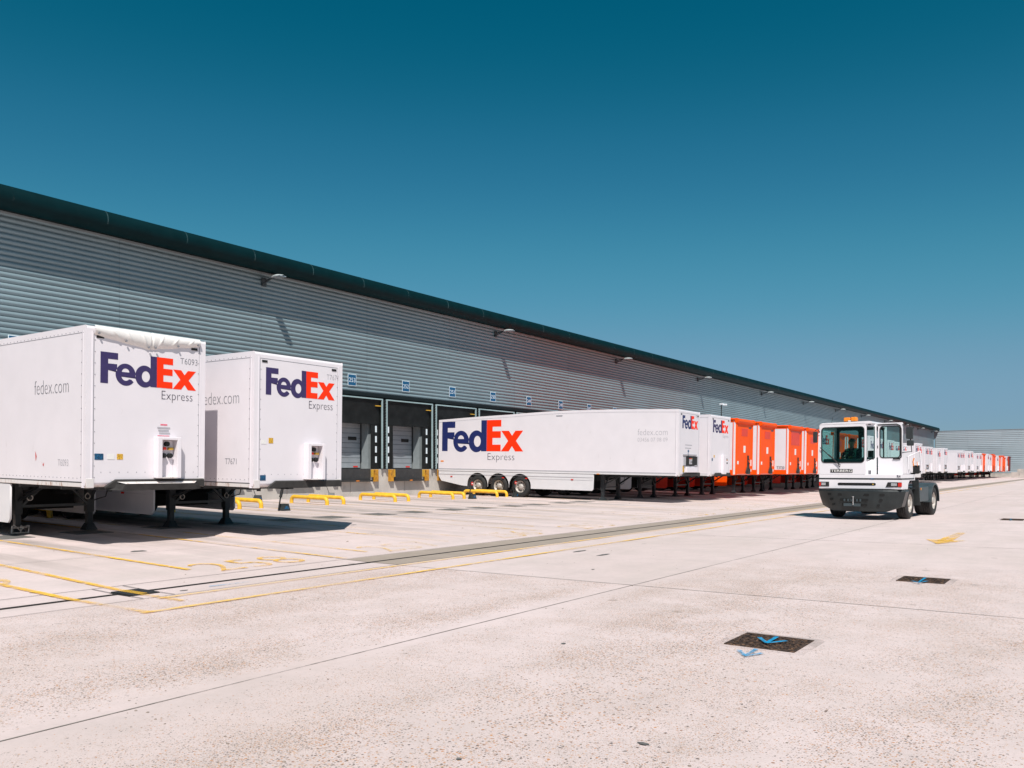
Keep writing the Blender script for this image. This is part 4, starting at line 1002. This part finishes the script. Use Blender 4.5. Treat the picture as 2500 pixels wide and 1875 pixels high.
g = MB(); g.tube([qp(.12, 1.85), qp(.88, 1.96), qp(.88, 2.94), qp(.12, 2.94), qp(.12, 1.85)], .012, 6); g.build('quarter_seal', 'dark', cab)
# B post and rear right post
g = MB(); g.box(cx1-.06, cx1, .38, .46, 1.43, 3.05); g.box(cx1-.06, cx1, cy1-.12, cy1, 1.43, 3.05); g.box(cx1-.06, cx1, .46, cy1, 2.96, 3.05); g.build('door_posts', 'cabwhite', cab, .01, 1)
# roof
g = MB(); g.prism([(cx0, 3.03), (cx0+.04, 3.07), (cx0+.10, 3.09), (cx1-.1, 3.115), (cx1-.02, 3.09), (cx1, 3.03)], 'y', .0, cy1+.02)
g.build('roof', 'cabwhite', cab, .02, 2)
MB().box(cx0+.1, cx1-.1, .1, cy1, 3.0, 3.025).build('headlining', 'interior', cab)
# glass
me = curve_mesh([rrect(hx(2007)+.01, 1.82, .14, 2.93, .09)], .006)
for v in me.vertices: v.co = (v.co.x, .006+v.co.z, v.co.y)
link('windscreen', me, 'glass', tr)
def seal(name, pts, r, parent, y=None):
    g = MB(); P = [(a, y, b) for a, b in pts]; P.append(P[0]); g.tube(P, r, 6); return g.build(name, 'dark', parent)
seal('windscreen_seal', rrect(hx(2007), 1.81, .15, 2.94, .10), .016, tr, -.002)
MB().add([(cx0+.012, .2, 1.87), (cx0+.012, cy1-.22, 1.87), (cx0+.012, cy1-.22, 2.88), (cx0+.012, .2, 2.88)], [(0, 1, 2, 3)]).build('side_window', 'glassdoor', tr)
# wipers
g = MB(); g.tube([(hx(2054), -.03, 1.66), (hx(2050), -.05, 1.78), (hx(2010), -.05, 2.24)], .011, 6); g.tube([(hx(2056), -.03, 1.72), (hx(2026), -.05, 2.08)], .010, 6); g.tube([(hx(2004), -.045, 2.30), (hx(2052), -.045, 1.75)], .014, 6)
g.build('wiper', 'dark', tr)
# open door, facing forwards at the cab side
dy = .52
door = flat('door', [rrect(.43, 1.43, 1.16, 3.06, .03), rrect(.49, 1.96, 1.08, 2.95, .09)], .045, 'cabwhite', tr, 'xz', dy)
me = curve_mesh([rrect(.495, 1.965, 1.075, 2.945, .085)], .006)
for v in me.vertices: v.co = (v.co.x, dy+v.co.z, v.co.y)
link('door_window', me, 'glassdoor', door)
seal('window_seal', rrect(.49, 1.96, 1.08, 2.95, .09), .016, door, dy-.025)
g = MB(); g.tube([(.42, dy-.03, 3.005), (.98, dy-.03, 3.01), (1.08, dy-.03, 2.96), (1.115, dy-.03, 2.85), (1.115, dy-.03, 1.97)], .018, 8); g.build('door_seal', 'dark', door)
g = MB(); g.box(.88, 1.08, dy-.05, dy-.02, 1.90, 1.94); g.tube([(1.0, dy-.06, 1.94), (1.12, dy-.06, 1.96)], .016, 6); g.build('door_handle', 'dark', door)
g = MB()
for z in (1.6, 2.3, 2.85): g.cyl((.415, dy-.01, z), 'z', .016, .09, 8)
g.build('hinges', 'dark', door)
# mirrors
def mirror(x, z0, z1, y, arms, w=.17):
    m_ = MB().box(x-w/2, x+w/2, y-.03, y+.05, z0, z1).build('mirror', 'cabdark', tr, .025, 2)
    g = MB()
    for a in arms: g.tube(a, .014, 6)
    g.build('mirror_arm', 'dark', m_)
mirror(-1.36, 2.46, 2.82, -.05, [[(-1.22, .02, 2.78), (-1.28, -.06, 2.90), (-1.36, -.05, 2.86)], [(-1.22, .02, 2.70), (-1.36, -.02, 2.66)]], .14)
mirror(1.38, 2.53, 2.90, .40, [[(1.15, .5, 2.98), (1.36, .42, 3.0), (1.38, .40, 2.88)], [(1.15, .5, 2.12), (1.44, .42, 2.14), (1.40, .42, 2.55)], [(1.36, .42, 3.0), (1.50, .38, 2.90), (1.46, .4, 2.82)]], .20)
mirror(1.40, 2.32, 2.49, .40, [[(1.40, .40, 2.45), (1.40, .42, 2.55)]], .20)
# grab frame behind the door and white stand
g = MB(); g.tube([(1.18, .9, 1.98), (1.24, 1.0, 2.02), (1.52, 1.1, 2.17)], .018, 6); g.tube([(1.52, 1.1, 2.17), (1.54, 1.2, 1.45)], .022, 6); g.tube([(1.2, .9, 1.45), (1.22, .9, 2.0)], .02, 6)
g.build('handrail', 'cabwhite', tr)
g = MB(); g.box(.5, 1.1, 1.66, 1.74, 1.43, 2.2); g.build('rear_guard', 'cabwhite', tr, .01, 1)
g = MB(); g.box(1.21, 1.40, 1.5, 1.60, 1.47, 1.72); rb = g.build('valve_block', 'dark', tr, .01, 1)
g = MB(); g.tube([(1.24, 1.48, 1.70), (1.23, 1.44, 1.84), (1.26, 1.46, 1.95)], .018, 6); g.tube([(1.35, 1.48, 1.70), (1.35, 1.44, 1.84)], .012, 6); g.build('coiled_hose', 'amber', rb)
# beacon and antenna
b_ = MB().box(hx(2052), hx(2086), .35, .60, 3.11, 3.13).build('beacon_base', 'dark', tr)
g = MB(); vs = []
g.box(hx(2053), hx(2069), .36, .58, 3.13, 3.27); g.box(hx(2071), hx(2085), .36, .58, 3.13, 3.28)
g.build('beacon_lens', 'amber', b_, .03, 2)
MB().box(hx(2065), hx(2072), .345, .355, 3.135, 3.17).build('beacon_plate', 'paper', b_)
MB().tube([(hx(2024), .3, 3.08), (hx(2028), .3, 3.30)], .006, 6).build('antenna', 'dark', tr)
# name plate
np_ = MB().box(hx(2029.5), hx(2085), -.012, .0, 1.49, 1.60).build('name_plate', 'dark', tr, .004, 1)
me = put(text_mesh('TERBERG', .008, .012), 'side', (hx(2031), -.016, 1.508), hx(2084)-hx(2031), .076); link('lettering', me, 'paper', np_)
me = put(text_mesh('256', .006, .01), 'side', (1.20, -.006, 1.335), .10, .08)
link('lettering', put(text_mesh('R4', .006, .01), 'side', (1.12, -.006, 1.335), .10, .085), 'ink', tr)
g = MB().box(hx(2123), hx(2130), -.006, 0, 1.44, 1.56).build('vent', 'grey', tr)
# slot and headlamps
flat('grille_slot', [rrect(hx(2048), 1.085, hx(2141), 1.165, .038)], .012, 'hole', tr, 'xz', -.003)
MB().box(hx(2133), hx(2136), -.014, -.008, 1.10, 1.14).build('yellow_tag', 'yellowst', tr)
for s, a, b in ((-1, hx(2001), hx(2026)), (1, hx(2164.5), hx(2201))):
    P = [(a, 1.045), (b, 1.045), (b, 1.19), (a+(.06 if s > 0 else 0), 1.19)]
    h = flat('headlight', [P], .03, 'dark', tr, 'xz', -.005)
    l0, l1 = (a+.07, a+.21) if s < 0 else (b-.30, b-.13)
    MB().box(l0, l1, -.030, -.018, 1.075, 1.165).build('lens', 'glassc', h, .008, 1)
    r0, r1 = (a-.005, a+.055) if s < 0 else (b-.10, b+.005)
    MB().box(r0, r1, -.030, .03, 1.055, 1.18).build('indicator', 'lampred', h, .008, 1)
# bumper
g = MB(); vs = []
path = [(-1.27, .45), (-1.29, .18)]+[(1.27*t_, .16-.42*(1-abs(t_)**2.6)) for t_ in [-.97+i*.097 for i in range(21)]]+[(1.29, .18), (1.27, .62)]
rows = ((.945, 1.02, 0), (.90, 1.03, -.012), (.62, .99, .0), (.42, .955, .02), (.29, .93, .04), (.26, .90, .10))
for z, k, dy_ in rows:
    for i, (x, y) in enumerate(path):
        edge = max(0, abs(x)-.9)/.4
        vs.append((x*k, y+dy_, z+(edge*.15*(1-(z-.27)/.68) if z < .9 else 0)))
n = len(path)
g.add(vs, [(j*n+i, j*n+i+1, (j+1)*n+i+1, (j+1)*n+i) for j in range(len(rows)-1) for i in range(n-1)], False)
g.add([(x, y, .945) for x, y in path]+[(x*.97, max(y, .35), .955) for x, y in path], [(i, i+1, n+i+1, n+i) for i in range(n-1)])
bump_ = g.build('bumper', 'bumper', tr)
def by(x): t_ = min(1, abs(x)/1.27); return .16-.42*(1-t_**2.6)
g = MB()
def slot(x0, x1, z0, z1):
    r = (z1-z0)/2; P = rrect(x0, z0, x1, z1, r*.98, 4)
    g.add([(x, by(x)-.022+(.02 if z0 < .5 else 0), z) for x, z in P], [tuple(range(len(P)))])
    g.add([(x, by(x)-.004, z) for x, z in P], [tuple(range(len(P)))])
def bx5(v): return hx(1980+v/6.9125)
def bz5(v): return CAMH-(1160+v/6.9125-1147)/78.5
for a, b, c, d in ((510, 1045, 368, 325), (545, 1025, 455, 415), (580, 1010, 540, 500), (305, 380, 365, 325), (350, 410, 455, 410), (390, 445, 540, 500), (1200, 1280, 365, 325), (1195, 1250, 455, 410), (1160, 1210, 545, 505)):
    slot(bx5(a), bx5(b), bz5(c), bz5(d))
g.build('bumper_slots', 'hole', bump_)
g = MB()
for v in (620, 685, 740, 835, 890): g.box(bx5(v), bx5(v+26), by(bx5(v))-.045, by(bx5(v))-.02, bz5(462), bz5(420))
g.box(bx5(620), bx5(905), by(0)-.03, by(0)-.01, bz5(545), bz5(495))
g.build('winch_parts', 'deck', bump_)
g = MB(); x = bx5(785); g.cyl((x, by(x)-.05, .60), 'z', .018, .26, 8); g.cyl((x, by(x)-.05, .735), 'z', .04, .02, 10); g.build('tow_pin', 'chrome', bump_)
# front wheels: axis along x -> build as y wheels under a rotated holder
def wheel_x(parent, x, y, z, side, **k):
    t = wheel(parent, 0, 0, 0, -1, **k); t.location = (x, y, z); t.rotation_euler = (0, 0, R(90) if side > 0 else R(-90)); return t
for s in (-1, 1):
    wheel_x(tr, s*1.20, 1.25, .50, s, r=.50, w=.32)
    wheel_x(tr, s*1.22, 4.35, .50, s, r=.50, w=.55)
    g = MB(); P = arc(4.35, .52, .62, .60, -5, 185, 16); vs = []
    for xx in (s*.62, s*1.26): vs += [(xx, a, b) for a, b in P]
    n = len(P); g.add(vs, [(i, i+1, n+i+1, n+i) for i in range(n-1)], True)
    vs2 = [(s*1.26, a, b) for a, b in P]+[(s*1.26, a, b) for a, b in arc(4.35, .52, .56, .54, -5, 185, 16)]
    g.add(vs2, [(i, i+1, n+i+1, n+i) for i in range(n-1)])
    g.build('mudguard', 'deck', tr)
    MB().bar((s*1.20, 1.86, 1.24), (s*1.22, 2.0, .42), .20, .02, (0, 1, 0)).build('mud_flap', 'cabdark', tr)
    MB().box(s*.55, s*1.22, 2.35, 3.55, .52, 1.02).build('side_tank', 'deck', tr, .02, 1)
g = MB(); g.box(1.222, 1.228, 2.42, 2.47, .92, .98); g.build('tank_marker', 'lampred', tr)
g = MB(); g.box(1.222, 1.228, 2.50, 2.56, .90, .98); g.build('tank_marker', 'yellowst', tr)
g = MB(); g.box(-1.2, 1.2, 1.7, 2.3, .95, 1.0); g.box(-.45, -.3, .3, 5.2, .62, .95); g.box(.3, .45, .3, 5.2, .62, .95); g.box(-.9, .9, .3, 1.9, .40, .75); g.box(-.8, .8, 3.2, 5.0, .98, 1.06); g.cyl((0, 1.25, .5), 'x', .07, 2.0, 8); g.cyl((0, 4.35, .5), 'x', .1, 1.9, 8)
g.build('chassis', 'chassis', tr)
# interior
g = MB(); g.box(-.95, -.25, 1.05, 1.5, 1.5, 1.95); g.box(-.78, -.36, 1.48, 1.58, 1.95, 2.30); g.build('seat', 'interior', tr, .04, 2)
g = MB(); g.box(-1.15, .10, .08, .42, 1.45, 1.93); g.box(-.1, .3, .4, 1.3, 1.45, 1.98); g.build('dashboard', 'interior', tr, .03, 1)
g = MB(); g.tube([(-.55+.21*math.cos(R(a)), .66+.08*math.sin(R(a)), 2.08+.10*math.sin(R(a))) for a in range(0, 361, 24)], .015, 6, False); g.tube([(-.55, .5, 1.85), (-.55, .66, 2.08)], .03, 6); g.build('steering_wheel', 'dark', tr)
g = MB(); g.box(-.10, .08, .3, .36, 2.62, 2.82); g.box(.0, .2, .9, 1.0, 1.9, 2.2); g.build('screen', 'dark', tr, .02, 1)

# ------------------------------------------------------------------ driver
def driver():
    root = empty('person', (0, 0, 0)); 
    me = bpy.data.meshes.new('body')
    V = [((0, 0, .0), .14), ((0, .02, .22), .15), ((0, .02, .42), .17), ((0, .0, .52), .10), ((0, -.01, .60), .06), ((0, -.03, .68), .085), ((0, -.03, .77), .098), ((0, -.02, .85), .07),
         ((.19, .0, .47), .07), ((.27, -.12, .28), .05), ((.20, -.36, .22), .038), ((.12, -.45, .24), .03),
         ((-.19, .0, .47), .07), ((-.27, -.12, .28), .05), ((-.20, -.36, .22), .038), ((-.12, -.45, .24), .03),
         ((.11, -.10, -.01), .10), ((.15, -.45, .02), .075), ((.15, -.50, -.40), .05), ((.15, -.60, -.44), .045),
         ((-.11, -.10, -.01), .10), ((-.15, -.45, .02), .075), ((-.15, -.50, -.40), .05), ((-.15, -.60, -.44), .045)]
    E = [(0, 1), (1, 2), (2, 3), (3, 4), (4, 5), (5, 6), (6, 7), (2, 8), (8, 9), (9, 10), (10, 11), (2, 12), (12, 13), (13, 14), (14, 15), (0, 16), (16, 17), (17, 18), (18, 19), (0, 20), (20, 21), (21, 22), (22, 23)]
    me.from_pydata([v[0] for v in V], E, []); o = bpy.data.objects.new('body', me); C.objects.link(o)
    o.modifiers.new('skin', 'SKIN')
    sv = me.skin_vertices[0].data
    for i, v in enumerate(V): sv[i].radius = (v[1], v[1]*.9)
    sv[0].use_root = True
    sd = o.modifiers.new('sub', 'SUBSURF'); sd.levels = 1; sd.render_levels = 1
    m2 = bpy.data.meshes.new_from_object(o.evaluated_get(bpy.context.evaluated_depsgraph_get())); bpy.data.objects.remove(o)
    for p in m2.polygons: p.use_smooth = True
    b = link('body', m2, 'cloth', root)
    m2.materials.append(M['skin'])
    for p in m2.polygons:
        if p.center.z > .57: p.material_index = 1
    # vest panels, hair, gloves with fingers, face details
    g = MB()
    for s in (-1, 1): g.tube([(s*.10, -.165, .10), (s*.12, -.15, .30), (s*.12, -.10, .47), (s*.12, .05, .54)], [.055, .055, .05, .04], 8)
    g.build('vest', 'hivis', root)
    g = MB(); g.lathe((0, -.01, .80), 'z', [(.088, -.04), (.096, .0), (.085, .05), (.05, .08), (.001, .09)], 14); g.build('hair', 'hair', root)
    g = MB(); g.tube([(0, -.12, .76), (0, -.145, .73), (0, -.125, .715)], [.012, .016, .012], 6)
    for s in (-1, 1): g.tube([(s*.095, -.02, .78), (s*.105, -.015, .75), (s*.095, -.02, .715)], .014, 6)
    g.build('face', 'skin', root)
    g = MB()
    for s in (-1, 1):
        cx, cy, cz = s*.12, -.47, .245; g.tube([(cx+s*.01, cy+.03, cz-.01), (cx, cy-.02, cz+.01), (cx-s*.02, cy-.05, cz+.015)], [.03, .042, .035], 8)
        for k in range(4): g.tube([(cx-s*(.02*k-.01), cy-.05, cz+.03-.004*k), (cx-s*(.02*k-.01)-s*.01, cy-.09+.004*k, cz+.02), (cx-s*(.02*k-.01)-s*.01, cy-.095+.004*k, cz-.02)], [.011, .010, .008], 6)
        g.tube([(cx-s*.03, cy-.01, cz+.02), (cx-s*.065, cy-.03, cz+.03)], [.012, .010], 6)
    g.build('gloves', 'glove', root)
    return root
dr = driver(); tag(dr, 'driver in dark clothes and green vest holding the steering wheel of the yard tractor', 'person')
loc = Matrix.Rotation(TH, 3, 'Z') @ Vector((-.56, 1.12, 1.82))
dr.location = (TR[0]+loc.x, TR[1]+loc.y, TR[2]+loc.z-.09); dr.rotation_euler = (0, 0, TH)

# ------------------------------------------------------------------ light, sky, camera
sd = Vector((-1, 1.1, -2.0)).normalized()
L_ = bpy.data.lights.new('sun', 'SUN'); L_.energy = 5.0; L_.angle = R(.5); L_.color = (1, .955, .90)
so = bpy.data.objects.new('sun', L_); C.objects.link(so); so.rotation_euler = sd.to_track_quat('-Z', 'Y').to_euler(); so.location = (20, -20, 40)
w = bpy.data.worlds.new('World'); S.world = w; w.use_nodes = True; nt = w.node_tree
sky = nt.nodes.new('ShaderNodeTexSky'); sky.sky_type = 'NISHITA'; sky.sun_disc = False
el = math.asin(-sd.z); sky.sun_elevation = el; sky.sun_rotation = math.atan2(-sd.x, -sd.y)
sky.air_density = 1.0; sky.dust_density = .2; sky.ozone_density = 3.0
K = .06
bg = nt.nodes['Background']; bg.inputs['Strength'].default_value = K
v1 = nt.nodes.new('ShaderNodeVectorMath'); v1.operation = 'SCALE'; v1.inputs['Scale'].default_value = K
cu = nt.nodes.new('ShaderNodeRGBCurve')   # colour response of the teal print
for ch, pts in ((0, [(.061, .001), (.084, .017), (.138, .068), (.235, .16), (.371, .20), (1, .42)]),
                (1, [(.107, .100), (.144, .153), (.227, .262), (.342, .318), (.445, .336), (1, .6)]),
                (2, [(.198, .18), (.255, .272), (.356, .395), (.42, .44), (1, .8)])):
    c = cu.mapping.curves[ch]; c.points[0].location = (0, 0); c.points[-1].location = pts[-1]
    for p in pts[:-1]: c.points.new(*p)
cu.mapping.update()
v2 = nt.nodes.new('ShaderNodeVectorMath'); v2.operation = 'SCALE'; v2.inputs['Scale'].default_value = 1/K
nt.links.new(sky.outputs[0], v1.inputs[0]); nt.links.new(v1.outputs['Vector'], cu.inputs['Color']); nt.links.new(cu.outputs[0], v2.inputs[0]); nt.links.new(v2.outputs['Vector'], bg.inputs[0])
cam = bpy.data.cameras.new('camera'); co = bpy.data.objects.new('camera', cam); C.objects.link(co)
co.location = (0, 0, CAMH); co.rotation_euler = (R(90), 0, R(35.8))
cam.sensor_width = 36; cam.lens = 1990/2500*36; cam.shift_y = (1147-937.5)/2500; cam.clip_end = 4000; cam.clip_start = .1
S.camera = co
S.view_settings.view_transform = 'Standard'; S.view_settings.look = 'None'; S.view_settings.exposure = .12; S.view_settings.gamma = 1
